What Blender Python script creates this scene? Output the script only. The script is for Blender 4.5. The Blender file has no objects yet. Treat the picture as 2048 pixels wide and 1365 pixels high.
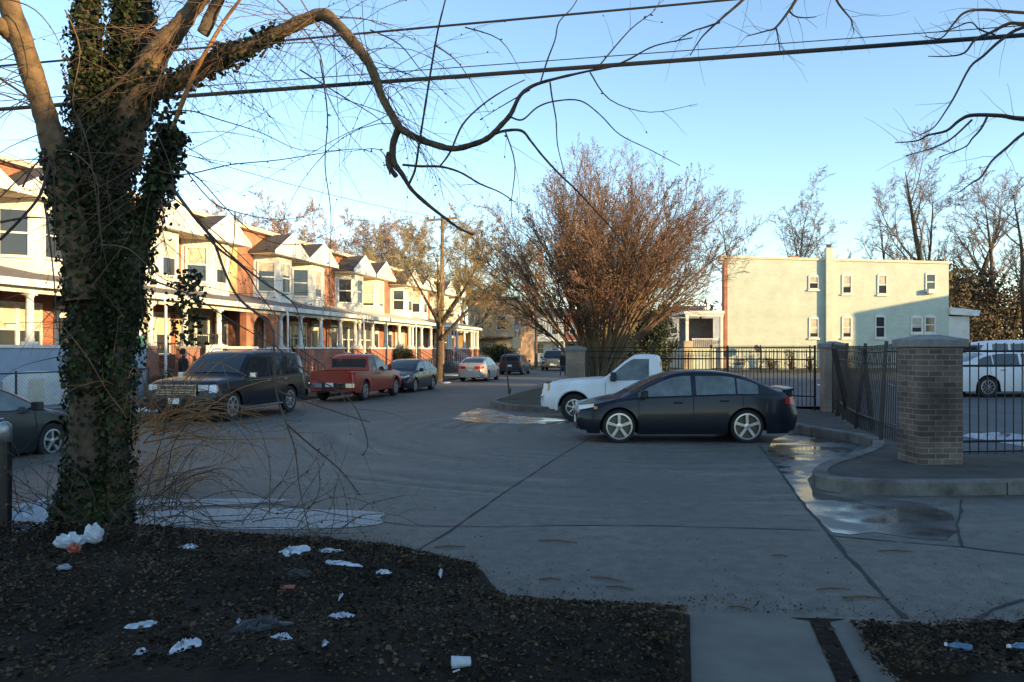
import bpy, math, random
from mathutils import Vector, Matrix
R = math.radians
scn = bpy.context.scene
col = scn.collection

# ---------------------------------------------------------------- camera
F, CAMH, HY = 1600.0, 1.9, 700.0            # focal length in photo pixels, eye height, horizon row
cam_d = bpy.data.cameras.new("camera"); cam = bpy.data.objects.new("camera", cam_d); col.objects.link(cam)
cam_d.sensor_width = 36; cam_d.lens = 36 * F / 2048.0
cam_d.shift_y = (HY - 682.5) / 2048.0
cam_d.clip_start = 0.05; cam_d.clip_end = 4000
cam.location = (0, 0, CAMH); cam.rotation_euler = (R(90), 0, 0)
scn.camera = cam
# ---------------------------------------------------------------- light
SUN_EL, SUN_AZ = 9.0, 60.0                  # azimuth from straight behind the camera towards the right
sa, se = R(SUN_AZ), R(SUN_EL)
SUNV = Vector((math.sin(sa) * math.cos(se), -math.cos(sa) * math.cos(se), math.sin(se)))   # towards the sun
w = bpy.data.worlds.new("World"); scn.world = w; w.use_nodes = True
nt = w.node_tree; bg = nt.nodes['Background']
sky = nt.nodes.new('ShaderNodeTexSky'); sky.sky_type = 'NISHITA'; sky.sun_disc = False
sky.sun_elevation = se; sky.sun_rotation = math.atan2(SUNV.x, SUNV.y)
sky.altitude = 1000; sky.air_density = 1.0; sky.dust_density = 0.0; sky.ozone_density = 1.7
nt.links.new(sky.outputs[0], bg.inputs[0]); bg.inputs[1].default_value = 0.15
sl = bpy.data.lights.new("sun", 'SUN'); so = bpy.data.objects.new("sun", sl); col.objects.link(so)
sl.energy = 3.5; sl.angle = R(0.6); sl.color = (1.0, 0.69, 0.31)
so.rotation_euler = SUNV.to_track_quat('Z', 'Y').to_euler()
scn.view_settings.view_transform = 'Standard'; scn.view_settings.look = 'None'
scn.view_settings.exposure = 1.53; scn.view_settings.gamma = 1

# ---------------------------------------------------------------- helpers
def at(px, py, Y): return Vector(((px - 1024) / F * Y, Y, CAMH + (HY - py) / F * Y))
def gp(px, py, z=0.0):
    Y = F * (CAMH - z) / (py - HY); return Vector(((px - 1024) / F * Y, Y, z))
def tag(o, label=None, cat=None, group=None, kind=None):
    if label: o['label'] = label
    if cat: o['category'] = cat
    if group: o['group'] = group
    if kind: o['kind'] = kind
    return o
def empty(name, loc, rz=0, parent=None):
    o = bpy.data.objects.new(name, None); col.objects.link(o); o.location = loc; o.rotation_euler = (0, 0, rz)
    o.empty_display_size = .2
    if parent: o.parent = parent
    return o
def copy_tree(o, parent=None):
    c = o.copy(); col.objects.link(c); c.parent = parent
    for ch in list(o.children): copy_tree(ch, c)
    return c

class MB:
    def __init__(s): s.V = []; s.F = []
    def face(s, pts):
        n = len(s.V); s.V += [tuple(p) for p in pts]; s.F.append(tuple(range(n, n + len(pts)))); return s
    def box(s, x0, x1, y0, y1, z0, z1):
        n = len(s.V)
        s.V += [(x0,y0,z0),(x1,y0,z0),(x1,y1,z0),(x0,y1,z0),(x0,y0,z1),(x1,y0,z1),(x1,y1,z1),(x0,y1,z1)]
        s.F += [(n,n+3,n+2,n+1),(n+4,n+5,n+6,n+7),(n,n+1,n+5,n+4),(n+1,n+2,n+6,n+5),(n+2,n+3,n+7,n+6),(n+3,n,n+4,n+7)]
        return s
    def prism(s, poly, z0, z1):            # poly: list of (x, y) counter-clockwise, z may be function
        n = len(s.V); k = len(poly)
        f0 = z0 if callable(z0) else (lambda x, y: z0); f1 = z1 if callable(z1) else (lambda x, y: z1)
        s.V += [(x, y, f0(x, y)) for x, y in poly] + [(x, y, f1(x, y)) for x, y in poly]
        s.F.append(tuple(n + i for i in reversed(range(k)))); s.F.append(tuple(n + k + i for i in range(k)))
        for i in range(k):
            j = (i + 1) % k; s.F.append((n+i, n+j, n+k+j, n+k+i))
        return s
    def grid(s, rows, close=False):        # rows of equal length points
        n = len(s.V); k = len(rows[0])
        for r in rows: s.V += [tuple(p) for p in r]
        for i in range(len(rows) - 1):
            for j in range(k if close else k - 1):
                a = n + i*k + j; b = n + i*k + (j+1) % k; s.F.append((a, b, b + k, a + k))
        return s
    def tube(s, pts, rad, sides=6, cap=True):
        pts = [Vector(p) for p in pts]; m = len(pts); n0 = len(s.V); up = None
        for i, p in enumerate(pts):
            t = (pts[min(i+1, m-1)] - pts[max(i-1, 0)])
            if t.length < 1e-9: t = Vector((0, 0, 1))
            t.normalize()
            if up is None:
                up = Vector((0, 0, 1)) if abs(t.z) < .9 else Vector((1, 0, 0))
            a = t.cross(up)
            if a.length < 1e-6: a = t.orthogonal()
            a.normalize(); b = a.cross(t); up = b
            r = rad[i] if isinstance(rad, (list, tuple)) else rad
            for q in range(sides):
                an = 2 * math.pi * q / sides
                v = p + (a * math.cos(an) + b * math.sin(an)) * r
                s.V.append((v.x, v.y, v.z))
        for i in range(m - 1):
            for q in range(sides):
                a = n0 + i*sides + q; b = n0 + i*sides + (q+1) % sides
                s.F.append((a, b, b + sides, a + sides))
        if cap and sides > 3:
            s.F.append(tuple(n0 + q for q in range(sides))); s.F.append(tuple(n0 + (m-1)*sides + q for q in reversed(range(sides))))
        return s
    def lathe(s, prof, cx=0, cy=0, sides=16, axis='z', cap=True):     # prof: (r, h)
        n0 = len(s.V)
        for r, h in prof:
            for q in range(sides):
                a = 2*math.pi*q/sides; u, v = r*math.cos(a), r*math.sin(a)
                s.V.append((cx+u, cy+v, h) if axis == 'z' else (cx+u, h, cy+v))
        for i in range(len(prof)-1):
            for q in range(sides):
                a = n0+i*sides+q; b = n0+i*sides+(q+1) % sides; s.F.append((a, b, b+sides, a+sides))
        if cap:
            s.F.append(tuple(n0+q for q in reversed(range(sides)))); s.F.append(tuple(n0+(len(prof)-1)*sides+q for q in range(sides)))
        return s
    def build(s, name, mat, parent=None, smooth=False, kind=None, label=None, bevel=0):
        me = bpy.data.meshes.new(name); me.from_pydata(s.V, [], s.F)
        if smooth: me.polygons.foreach_set('use_smooth', [True] * len(me.polygons))
        me.materials.append(mat); me.update()
        o = bpy.data.objects.new(name, me); col.objects.link(o)
        if parent: o.parent = parent
        if kind: o['kind'] = kind
        if label: o['label'] = label
        if bevel:
            b = o.modifiers.new('bevel', 'BEVEL'); b.width = bevel; b.segments = 2; b.limit_method = 'ANGLE'; b.angle_limit = R(40)
        return o

# ---------------------------------------------------------------- materials
M = {}
def mat(name, c, rough=.8, metal=0, var=.25, scale=4.0, bump=0.0, bscale=30.0, spec=.5, coords='Object', island=0.0, c2=None, trans=0):
    m = bpy.data.materials.new(name); m.use_nodes = True; n = m.node_tree; L = n.links.new
    b = n.nodes['Principled BSDF']; b.inputs['Roughness'].default_value = rough; b.inputs['Metallic'].default_value = metal
    b.inputs['Specular IOR Level'].default_value = spec
    b.inputs['Base Color'].default_value = (*c, 1)
    if trans: b.inputs['Transmission Weight'].default_value = trans
    tc = n.nodes.new('ShaderNodeTexCoord'); src = tc.outputs[coords]
    if var or c2:
        no = n.nodes.new('ShaderNodeTexNoise'); no.inputs['Scale'].default_value = scale; no.inputs['Detail'].default_value = 7
        no.inputs['Roughness'].default_value = .62
        L(src, no.inputs['Vector'])
        r = n.nodes.new('ShaderNodeValToRGB'); r.color_ramp.elements[0].position = .32; r.color_ramp.elements[1].position = .68
        lo = c2 if c2 else tuple(x * (1 - var) for x in c); hi = c if c2 else tuple(min(1, x * (1 + var)) for x in c)
        r.color_ramp.elements[0].color = (*lo, 1); r.color_ramp.elements[1].color = (*hi, 1)
        L(no.outputs['Fac'], r.inputs[0]); out = r.outputs[0]
        if island:
            ge = n.nodes.new('ShaderNodeNewGeometry'); hs = n.nodes.new('ShaderNodeHueSaturation')
            mr = n.nodes.new('ShaderNodeMapRange'); mr.inputs[3].default_value = 1 - island; mr.inputs[4].default_value = 1 + island
            L(ge.outputs['Random Per Island'], mr.inputs[0]); L(mr.outputs[0], hs.inputs['Value']); L(out, hs.inputs['Color']); out = hs.outputs[0]
        L(out, b.inputs['Base Color'])
    if bump:
        n2 = n.nodes.new('ShaderNodeTexNoise'); n2.inputs['Scale'].default_value = bscale; n2.inputs['Detail'].default_value = 5
        L(src, n2.inputs['Vector'])
        bp = n.nodes.new('ShaderNodeBump'); bp.inputs['Strength'].default_value = bump; bp.inputs['Distance'].default_value = .02
        L(n2.outputs['Fac'], bp.inputs['Height']); L(bp.outputs[0], b.inputs['Normal'])
    M[name] = m
    return m
def brick_mat(name, c1, c2, mortar, bw=.21, bh=.075, ms=.012, var=.3, rough=.9):
    m = bpy.data.materials.new(name); m.use_nodes = True; n = m.node_tree; L = n.links.new
    b = n.nodes['Principled BSDF']; b.inputs['Roughness'].default_value = rough
    tc = n.nodes.new('ShaderNodeTexCoord'); sp = n.nodes.new('ShaderNodeSeparateXYZ'); L(tc.outputs['Object'], sp.inputs[0])
    ad = n.nodes.new('ShaderNodeMath'); L(sp.outputs[0], ad.inputs[0]); L(sp.outputs[1], ad.inputs[1])
    cb = n.nodes.new('ShaderNodeCombineXYZ'); L(ad.outputs[0], cb.inputs[0]); L(sp.outputs[2], cb.inputs[1])
    br = n.nodes.new('ShaderNodeTexBrick'); L(cb.outputs[0], br.inputs['Vector'])
    br.inputs['Scale'].default_value = 1; br.inputs['Brick Width'].default_value = bw; br.inputs['Row Height'].default_value = bh
    br.inputs['Mortar Size'].default_value = ms; br.inputs['Color1'].default_value = (*c1, 1); br.inputs['Color2'].default_value = (*c2, 1)
    br.inputs['Mortar'].default_value = (*mortar, 1); br.inputs['Bias'].default_value = 0
    no = n.nodes.new('ShaderNodeTexNoise'); no.inputs['Scale'].default_value = 1.3; no.inputs['Detail'].default_value = 6; L(tc.outputs['Object'], no.inputs['Vector'])
    mr = n.nodes.new('ShaderNodeMapRange'); mr.inputs[1].default_value = .3; mr.inputs[2].default_value = .7; mr.inputs[3].default_value = 1 - var; mr.inputs[4].default_value = 1 + var
    L(no.outputs['Fac'], mr.inputs[0])
    hs = n.nodes.new('ShaderNodeHueSaturation'); L(br.outputs['Color'], hs.inputs['Color']); L(mr.outputs[0], hs.inputs['Value']); L(hs.outputs[0], b.inputs['Base Color'])
    bp = n.nodes.new('ShaderNodeBump'); bp.inputs['Strength'].default_value = .5; bp.inputs['Distance'].default_value = .01
    iv = n.nodes.new('ShaderNodeMath'); iv.operation = 'SUBTRACT'; iv.inputs[0].default_value = 1; L(br.outputs['Fac'], iv.inputs[1])
    L(iv.outputs[0], bp.inputs['Height']); L(bp.outputs[0], b.inputs['Normal'])
    M[name] = m; return m
def siding_mat(name, c, pitch=.14, var=.12, dirt=.25):
    m = mat(name, c, rough=.55, var=var, scale=1.2); n = m.node_tree; L = n.links.new; b = n.nodes['Principled BSDF']
    tc = n.nodes.new('ShaderNodeTexCoord'); sp = n.nodes.new('ShaderNodeSeparateXYZ'); L(tc.outputs['Object'], sp.inputs[0])
    mu = n.nodes.new('ShaderNodeMath'); mu.operation = 'DIVIDE'; mu.inputs[1].default_value = pitch; L(sp.outputs[2], mu.inputs[0])
    fr = n.nodes.new('ShaderNodeMath'); fr.operation = 'FRACT'; L(mu.outputs[0], fr.inputs[0])
    pw = n.nodes.new('ShaderNodeMath'); pw.operation = 'SUBTRACT'; pw.inputs[0].default_value = 1; L(fr.outputs[0], pw.inputs[1])
    bp = n.nodes.new('ShaderNodeBump'); bp.inputs['Strength'].default_value = .6; bp.inputs['Distance'].default_value = .02
    L(pw.outputs[0], bp.inputs['Height']); L(bp.outputs[0], b.inputs['Normal'])
    return m
brick_mat('brick_red', (.40,.105,.045), (.30,.075,.035), (.26,.20,.16))
brick_mat('brick_orange', (.46,.15,.06), (.38,.11,.05), (.30,.22,.16))
brick_mat('brick_brown', (.21,.10,.065), (.16,.075,.05), (.17,.15,.13))
brick_mat('brick_pillar', (.145,.108,.084), (.078,.056,.046), (.18,.165,.145), bw=.22, bh=.083, ms=.008, var=.6)
brick_mat('brick_painted', (.57,.62,.51), (.50,.55,.45), (.46,.51,.42), var=.09, rough=.7)
siding_mat('siding_white', (.68,.655,.58)); siding_mat('siding_yellow', (.62,.46,.20)); siding_mat('siding_grey', (.50,.49,.44))
siding_mat('siding_tan', (.52,.40,.25)); siding_mat('siding_cream', (.72,.64,.46))
mat('trim_white', (.70,.68,.62), rough=.5, var=.18, scale=2)
mat('trim_cream', (.66,.58,.42), rough=.6, var=.15, scale=3)
mat('shingle_dark', (.085,.07,.06), rough=.95, var=.35, scale=9, bump=.4, bscale=25)
mat('shingle_grey', (.16,.15,.14), rough=.95, var=.35, scale=6, bump=.4, bscale=25)
mat('stucco_blue', (.30,.345,.41), rough=.8, var=.14, scale=1.1, bump=.2)
mat('stucco_tan', (.45,.36,.24), rough=.85, var=.25, scale=1.5, bump=.2)
mat('weathered_wood', (.36,.25,.16), rough=.9, var=.55, scale=2.3, bump=.3, c2=(.10,.06,.045))
mat('glass_window', (.035,.04,.045), rough=.07, var=0, spec=.6)
mat('curtain', (.50,.45,.36), rough=.9, var=.3, scale=5)
mat('porch_screen', (.24,.21,.18), rough=.9, var=.2)
mat('porch_dark', (.10,.085,.075), rough=.9, var=.3)
mat('door_dark', (.055,.045,.04), rough=.6, var=.2)
mat('iron_black', (.007,.007,.008), rough=.45, var=.3, metal=0, spec=.5)
mat('iron_rail', (.03,.03,.032), rough=.5, var=.3)
mat('galvanised', (.34,.35,.36), rough=.45, metal=.7, var=.3, scale=20)
mat('concrete', (.125,.115,.095), rough=.85, var=.22, scale=1.7, bump=.25, bscale=60)
mat('concrete_kerb', (.135,.125,.11), rough=.9, var=.55, scale=2.2, bump=.4, bscale=40)
mat('concrete_cap', (.19,.185,.175), rough=.9, var=.25, scale=5, bump=.3)
mat('snow', (.50,.52,.55), rough=.6, var=.30, scale=16, bump=.9, bscale=22)
mat('bark', (.075,.052,.033), rough=.95, var=.55, scale=9, bump=1.0, bscale=22)
mat('bark_light', (.135,.085,.042), rough=.9, var=.55, scale=7, bump=.9, bscale=18)
mat('bark_grey', (.20,.155,.12), rough=.95, var=.35, scale=3)
mat('bark_stem', (.17,.125,.065), rough=.95, var=.35, scale=2)
mat('twig_brown', (.13,.075,.045), rough=.85, var=.3, scale=5, island=.3)
mat('twig_orange', (.26,.125,.045), rough=.8, var=.35, scale=5, island=.35)
mat('twig_dark', (.075,.05,.038), rough=.9, var=.3, scale=5, island=.3)
mat('twig_olive', (.30,.225,.11), rough=.9, var=.35, scale=.6, island=.35)
mat('twig_pink', (.30,.21,.165), rough=.9, var=.3, scale=.6, island=.3)
mat('bud_vase', (.42,.22,.17), rough=.8, var=.4, scale=.8, island=.5, c2=(.22,.14,.05))
mat('bud_pink', (.40,.24,.19), rough=.8, var=.3, scale=1.0, island=.4)
mat('bud_red', (.34,.155,.085), rough=.8, var=.4, scale=1.0, island=.45)
mat('bud_olive', (.30,.24,.08), rough=.8, var=.4, scale=1.0, island=.45)
mat('ivy_leaf', (.024,.032,.010), rough=.6, var=.7, scale=2.0, island=.8, spec=.25)
mat('evergreen', (.035,.05,.022), rough=.8, var=.5, scale=1.2, island=.5)
mat('bush_green', (.055,.075,.03), rough=.8, var=.5, scale=2, island=.5)
mat('thicket', (.11,.085,.05), rough=.9, var=.5, scale=.7, island=.6)
mat('litter', (.056,.037,.021), rough=.9, var=.6, scale=2.2, island=.9, spec=.15)
mat('soil', (.015,.011,.007), rough=.95, var=.5, scale=4, bump=.9, bscale=14, spec=.15)
mat('wood_pole', (.20,.125,.07), rough=.9, var=.35, scale=3)
mat('cable', (.015,.016,.02), rough=.6, var=0)
mat('tyre', (.014,.014,.015), rough=.85, var=.2, scale=10)
mat('rim', (.48,.48,.49), rough=.3, metal=.7, var=0)
mat('rim_dark', (.10,.10,.10), rough=.5, metal=.5, var=0)
mat('chrome', (.75,.75,.75), rough=.16, metal=1, var=0)
mat('plastic_black', (.02,.02,.021), rough=.6, var=0)
mat('under', (.008,.008,.008), rough=.95, var=0)
mat('lamp_glass', (.72,.72,.70), rough=.12, var=0, spec=.7)
mat('lamp_amber', (.75,.28,.04), rough=.2, var=0)
mat('lamp_red', (.42,.012,.014), rough=.2, var=0)
mat('plate', (.72,.72,.68), rough=.5, var=0)
mat('auto_glass', (.022,.028,.030), rough=.04, var=0, spec=.8)
mat('auto_glass_pale', (.10,.12,.115), rough=.06, var=.45, scale=2.6, spec=.7)
def paint(name, c, rough=.35, metal=.0, coat=.35, var=.07):
    m = mat(name, c, rough=rough, metal=metal, var=var, scale=2.0); b = m.node_tree.nodes['Principled BSDF']
    b.inputs['Coat Weight'].default_value = coat; b.inputs['Coat Roughness'].default_value = .1; b.inputs['Specular IOR Level'].default_value = .3; return m
paint('paint_black', (.006,.008,.015), coat=.25); paint('paint_white', (.74,.74,.73), coat=.3); paint('paint_red', (.30,.045,.028), coat=.3)
paint('paint_navy', (.016,.018,.034), coat=.45); paint('paint_silver', (.42,.42,.42), metal=.45); paint('paint_teal', (.018,.03,.035))
paint('paint_dark', (.03,.034,.04)); paint('paint_green', (.010,.016,.017), coat=.2)
mat('bag_white', (.44,.47,.50), rough=.35, var=.15, scale=20)
mat('wrapper_red', (.26,.06,.035), rough=.4, var=.2, scale=20)
mat('grey_plastic', (.22,.25,.27), rough=.5, var=.2)
mat('skin', (.42,.25,.17), rough=.6, var=.05)
mat('cloth_dark', (.018,.018,.022), rough=.95, var=.2)
mat('cloth_jeans', (.05,.08,.16), rough=.95, var=.2)
mat('hair', (.02,.015,.012), rough=.8, var=0)
mat('green_plastic', (.12,.34,.24), rough=.5, var=.1)
mat('sign_panel', (.62,.50,.26), rough=.5, var=.1)
# road: patchy asphalt with sweeping paler tyre tracks, wet where the noise dips
def road_mat():
    m = bpy.data.materials.new('asphalt'); m.use_nodes = True; n = m.node_tree; L = n.links.new; b = n.nodes['Principled BSDF']
    tc = n.nodes.new('ShaderNodeTexCoord')
    fine = n.nodes.new('ShaderNodeTexNoise'); fine.inputs['Scale'].default_value = 55; fine.inputs['Detail'].default_value = 3; L(tc.outputs['Object'], fine.inputs['Vector'])
    big = n.nodes.new('ShaderNodeTexNoise'); big.inputs['Scale'].default_value = .35; big.inputs['Detail'].default_value = 8; big.inputs['Roughness'].default_value = .6; L(tc.outputs['Object'], big.inputs['Vector'])
    # rings round a turning centre: tyre sweep marks
    mp = n.nodes.new('ShaderNodeMapping'); mp.inputs['Location'].default_value = (-3, -19, 0); L(tc.outputs['Object'], mp.inputs[0])
    ln = n.nodes.new('ShaderNodeVectorMath'); ln.operation = 'LENGTH'; L(mp.outputs[0], ln.inputs[0])
    an = n.nodes.new('ShaderNodeTexNoise'); an.inputs['Scale'].default_value = .33; an.inputs['Detail'].default_value = 2; L(tc.outputs['Object'], an.inputs['Vector'])
    mk = n.nodes.new('ShaderNodeMapRange'); mk.inputs[1].default_value = .45; mk.inputs[2].default_value = .60; L(an.outputs['Fac'], mk.inputs[0])
    an2 = n.nodes.new('ShaderNodeTexNoise'); an2.noise_dimensions = '1D'; an2.inputs['Scale'].default_value = 2.0; an2.inputs['Detail'].default_value = 5; L(ln.outputs['Value'], an2.inputs['W'])
    rg_ = n.nodes.new('ShaderNodeMapRange'); rg_.inputs[1].default_value = .38; rg_.inputs[2].default_value = .66; rg_.inputs[3].default_value = -.30; rg_.inputs[4].default_value = .48; L(an2.outputs['Fac'], rg_.inputs[0])
    mm = n.nodes.new('ShaderNodeMath'); mm.operation = 'MULTIPLY'; mb_ = n.nodes.new('ShaderNodeMapRange'); mb_.inputs[1].default_value = 9.6; mb_.inputs[2].default_value = 11.2; mb_.inputs[3].default_value = 1; mb_.inputs[4].default_value = .12; L(ln.outputs['Value'], mb_.inputs[0])
    mx_ = n.nodes.new('ShaderNodeMath'); mx_.operation = 'MULTIPLY'; L(mk.outputs[0], mx_.inputs[0]); L(mb_.outputs[0], mx_.inputs[1])
    L(rg_.outputs[0], mm.inputs[0]); L(mx_.outputs[0], mm.inputs[1])
    mid = n.nodes.new('ShaderNodeTexNoise'); mid.inputs['Scale'].default_value = 5; mid.inputs['Detail'].default_value = 8; mid.inputs['Roughness'].default_value = .75; L(tc.outputs['Object'], mid.inputs['Vector'])
    md = n.nodes.new('ShaderNodeMapRange'); md.inputs[1].default_value = .36; md.inputs[2].default_value = .64; md.inputs[3].default_value = .74; md.inputs[4].default_value = 1.30; L(mid.outputs['Fac'], md.inputs[0])
    r = n.nodes.new('ShaderNodeValToRGB'); r.color_ramp.elements[0].position = .36; r.color_ramp.elements[0].color = (.074,.066,.052, 1)
    r.color_ramp.elements[1].position = .64; r.color_ramp.elements[1].color = (.138,.124,.100, 1); L(big.outputs['Fac'], r.inputs[0])
    r2 = n.nodes.new('ShaderNodeMath'); r2.operation = 'ADD'; L(mm.outputs[0], r2.inputs[0]); L(md.outputs[0], r2.inputs[1])
    r3 = n.nodes.new('ShaderNodeMapRange'); r3.inputs[1].default_value = .3; r3.inputs[2].default_value = .7; r3.inputs[3].default_value = .70; r3.inputs[4].default_value = 1.30; L(fine.outputs['Fac'], r3.inputs[0])
    m1 = n.nodes.new('ShaderNodeMath'); m1.operation = 'MULTIPLY'; L(r2.outputs[0], m1.inputs[0]); L(r3.outputs[0], m1.inputs[1])
    hs = n.nodes.new('ShaderNodeHueSaturation'); L(r.outputs[0], hs.inputs['Color']); L(m1.outputs[0], hs.inputs['Value']); L(hs.outputs[0], b.inputs['Base Color'])
    rr = n.nodes.new('ShaderNodeMapRange'); rr.inputs[1].default_value = .35; rr.inputs[2].default_value = .6; rr.inputs[3].default_value = .55; rr.inputs[4].default_value = .85; L(big.outputs['Fac'], rr.inputs[0]); L(rr.outputs[0], b.inputs['Roughness'])
    bp = n.nodes.new('ShaderNodeBump'); bp.inputs['Strength'].default_value = .35; bp.inputs['Distance'].default_value = .01; L(fine.outputs['Fac'], bp.inputs['Height']); L(bp.outputs[0], b.inputs['Normal'])
    M['asphalt'] = m
road_mat()
def wet_mat(name, c, lo, hi, sc):
    m = mat(name, c, rough=.3, var=.3, scale=2.0); n = m.node_tree; L = n.links.new; b = n.nodes['Principled BSDF']
    tc = n.nodes.new('ShaderNodeTexCoord'); no = n.nodes.new('ShaderNodeTexNoise'); no.inputs['Scale'].default_value = sc; no.inputs['Detail'].default_value = 6; L(tc.outputs['Object'], no.inputs['Vector'])
    mr = n.nodes.new('ShaderNodeMapRange'); mr.inputs[1].default_value = .42; mr.inputs[2].default_value = .58; mr.inputs[3].default_value = lo; mr.inputs[4].default_value = hi; L(no.outputs['Fac'], mr.inputs[0]); L(mr.outputs[0], b.inputs['Roughness'])
wet_mat('wet_asphalt', (.05,.05,.048), .10, .42, 1.6)
mat('slush', (.42,.41,.40), rough=.8, var=.35, scale=24, bump=.5, bscale=60, c2=(.22,.21,.19))
mat('grass', (.055,.06,.026), rough=.95, var=.5, scale=1.5, bump=.8, bscale=25, c2=(.035,.03,.02))
mat('far_ground', (.06,.055,.04), rough=.95, var=.4, scale=.05)
mat('lot', (.075,.076,.078), rough=.75, var=.3, scale=.8, bump=.2, bscale=50)
mat('stain', (.035,.033,.03), rough=.85, var=.4, scale=9)
mat('crack', (.022,.022,.022), rough=.9, var=.2)
mat('road_paint', (.55,.55,.52), rough=.7, var=.3, scale=10)
mat('paint_yellow', (.55,.36,.04), rough=.7, var=.3, scale=10)
# ---------------------------------------------------------------- street frame: s along the left kerb, t away from the road
SO = Vector((-9.7, 21.3, 0)); SD = Vector((.2055, .9787, 0)); SN = Vector((-.9787, .2055, 0)); SROT = math.atan2(.9787, .2055)
def st(s, t, z=0): v = SO + SD * s + SN * t; return Vector((v.x, v.y, z))
# ---------------------------------------------------------------- ground
MB().box(-1500, 1500, -300, 2500, -1.0, -.03).build('ground', M['far_ground'], kind='structure')
g = MB(); g.grid([[(x, y, 0) for x in (-70, -30, -10, 0, 10, 30, 70)] for y in (-40, 0, 10, 20, 40, 80, 230)]); g.build('road', M['asphalt'], kind='structure')
def strip(name, t0, t1, z, m, s0=-40, s1=58.4):
    b = MB(); k = [st(s0, t0), st(s1, t0), st(s1, t1), st(s0, t1)]; b.prism([(p.x, p.y) for p in k], -.02, z); return b.build(name, M[m], kind='structure')
strip('kerb', 0, .17, .13, 'concrete_kerb'); strip('verge', .17, 1.45, .125, 'grass'); strip('pavement', 1.45, 3.1, .135, 'concrete'); strip('yard_ground', 3.1, 30, .125, 'grass')
strip('kerb_beyond', 0, .17, .13, 'concrete_kerb', 66, 190); strip('pavement_beyond', .17, 3, .135, 'concrete', 66, 190); strip('yard_ground_beyond', 3, 60, .125, 'grass', 66, 190)
KP = [st(190, -7.42)] + [st(s, -7.42) for s in (60, 30, 8.5)] + [Vector(p) for p in [(-.75,27.2,0),(-.6,26.2,0),(-.05,25,0),(.6,24.3,0),(1.5,23.9,0),(6.1,22.7,0),(6.45,22.2,0),(6.5,20.5,0),(6.5,18.4,0),(6.75,17.4,0),(7.0,16.3,0),(6.95,15.4,0),(6.5,14.4,0),(5.6,13.2,0),(4.7,12.2,0),(4.3,11.5,0),(4.15,11.0,0),(4.3,10.62,0),(4.8,10.42,0),(5.6,10.4,0),(7,10.5,0),(9,10.75,0),(60,16,0)]]
def smooth_path(P, it=2):
    for _ in range(it):
        Q = [P[0]]
        for a, b in zip(P, P[1:]): Q += [a * .75 + b * .25, a * .25 + b * .75]
        Q.append(P[-1]); P = Q
    return P
KS = smooth_path(KP, 2)
def offs(P, dd):                # offset to the left-hand side of travel
    out = []
    for i, p in enumerate(P):
        t = (P[min(i+1, len(P)-1)] - P[max(i-1, 0)]).normalized(); out.append(p + Vector((-t.y, t.x, 0)) * dd)
    return out
KI = offs(KS, .2)
b = MB()
rnd = random.Random(3)
b.grid([[(p.x, p.y, -.02) for p in KS], [(p.x, p.y, .165) for p in KS], [(p.x*.88+q.x*.12, p.y*.88+q.y*.12, .19) for p, q in zip(KS, KI)], [(p.x, p.y, .19) for p in KI], [(p.x, p.y, .10) for p in KI]])
b.build('kerb_right', M['concrete_kerb'], kind='structure', smooth=False)
b = MB(); acc = 0; KI2 = offs(KS, .19)
for i in range(1, len(KS)-1):
    acc += (KS[i] - KS[i-1]).length
    if acc > 2.4 and KS[i].y < 60:
        acc = 0; t_ = (KS[i+1] - KS[i-1]).normalized()*.009; o2 = offs(KS, -.003)[i]
        b.face([o2-t_, o2+t_, o2+t_+Vector((0,0,.166)), o2-t_+Vector((0,0,.166))]); up_ = Vector((0,0,.1935)); q = KS[i]*.88+KI[i]*.12; b.face([q-t_+up_, q+t_+up_, KI2[i]+t_+up_, KI2[i]-t_+up_])
b.build('kerb_joint', M['crack'], kind='structure')
b = MB(); poly = [(p.x, p.y) for p in KI] + [(150, 30), (150, 220)]
b.F.append(tuple(range(len(poly)))); b.V = [(x, y, .17) for x, y in poly]
b.build('pavement_right', mat('concrete_dark', (.050,.043,.034), rough=.9, var=.5, scale=2.2, bump=.5, bscale=30), kind='structure')
def yf(x): return 31.4 - x if x < 9 else 12.6 + .1 * x
def lot_z(x, y):
    def d(x): return max(0, y - yf(x))
    k = min(1, max(0, (x - 8.2) / 2.5)); lo = max(0, y - (31.4 - x)); hi = max(0, y - (12.6 + .1*x))
    return min(.62, .18 + .022 * (lo * (1-k) + hi * k))
b = MB()
lotp = [(2.9,29.3),(9.15,23.0),(9.3,22.3),(7.5,13.4)]
rows = []
for j in range(33):
    y = 13.2 + j * (31.5/32); row = []
    for i in range(40):
        if y < 22.7: xl = 7.45 + (y - 13.2) * .2
        elif y < 29.3: xl = 9.3 - (y - 22.7) * .99
        else: xl = 3.1 + (y - 29.3) * .22
        x = xl + (60 - xl) * (i/39)**1.6; yy = max(y, 12.75 + .1*x) if x > 7.5 else y
        row.append((x, yy, lot_z(x, yy) + .008))
    rows.append(row)
b.grid(rows); b.build('parking_lot', M['lot'], kind='structure', smooth=True)
b = MB(); rows = []
for j in range(14):
    y = 42.5 + j * 1.2 if j < 10 else 53.5 + (j-10) * 40
    rows.append([(x, y + .8*math.sin(x*.6), .60 + .10*min(1, j/3.) + .03*math.sin(x*1.7+j)) for x in [st((y-21.3)/.98, -8.6).x + 3 + i*1.3 for i in range(48)]])
b.grid(rows); b.build('bank', M['grass'], kind='structure', smooth=True)
b = MB(); rows = []
for j in range(20):
    s = 8.2 + j * 3.0
    rows.append([tuple(st(s, -7.64 - k*.6, .176 + .02*math.sin(k*2+j))) for k in range(5)])
b.grid(rows)
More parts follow.
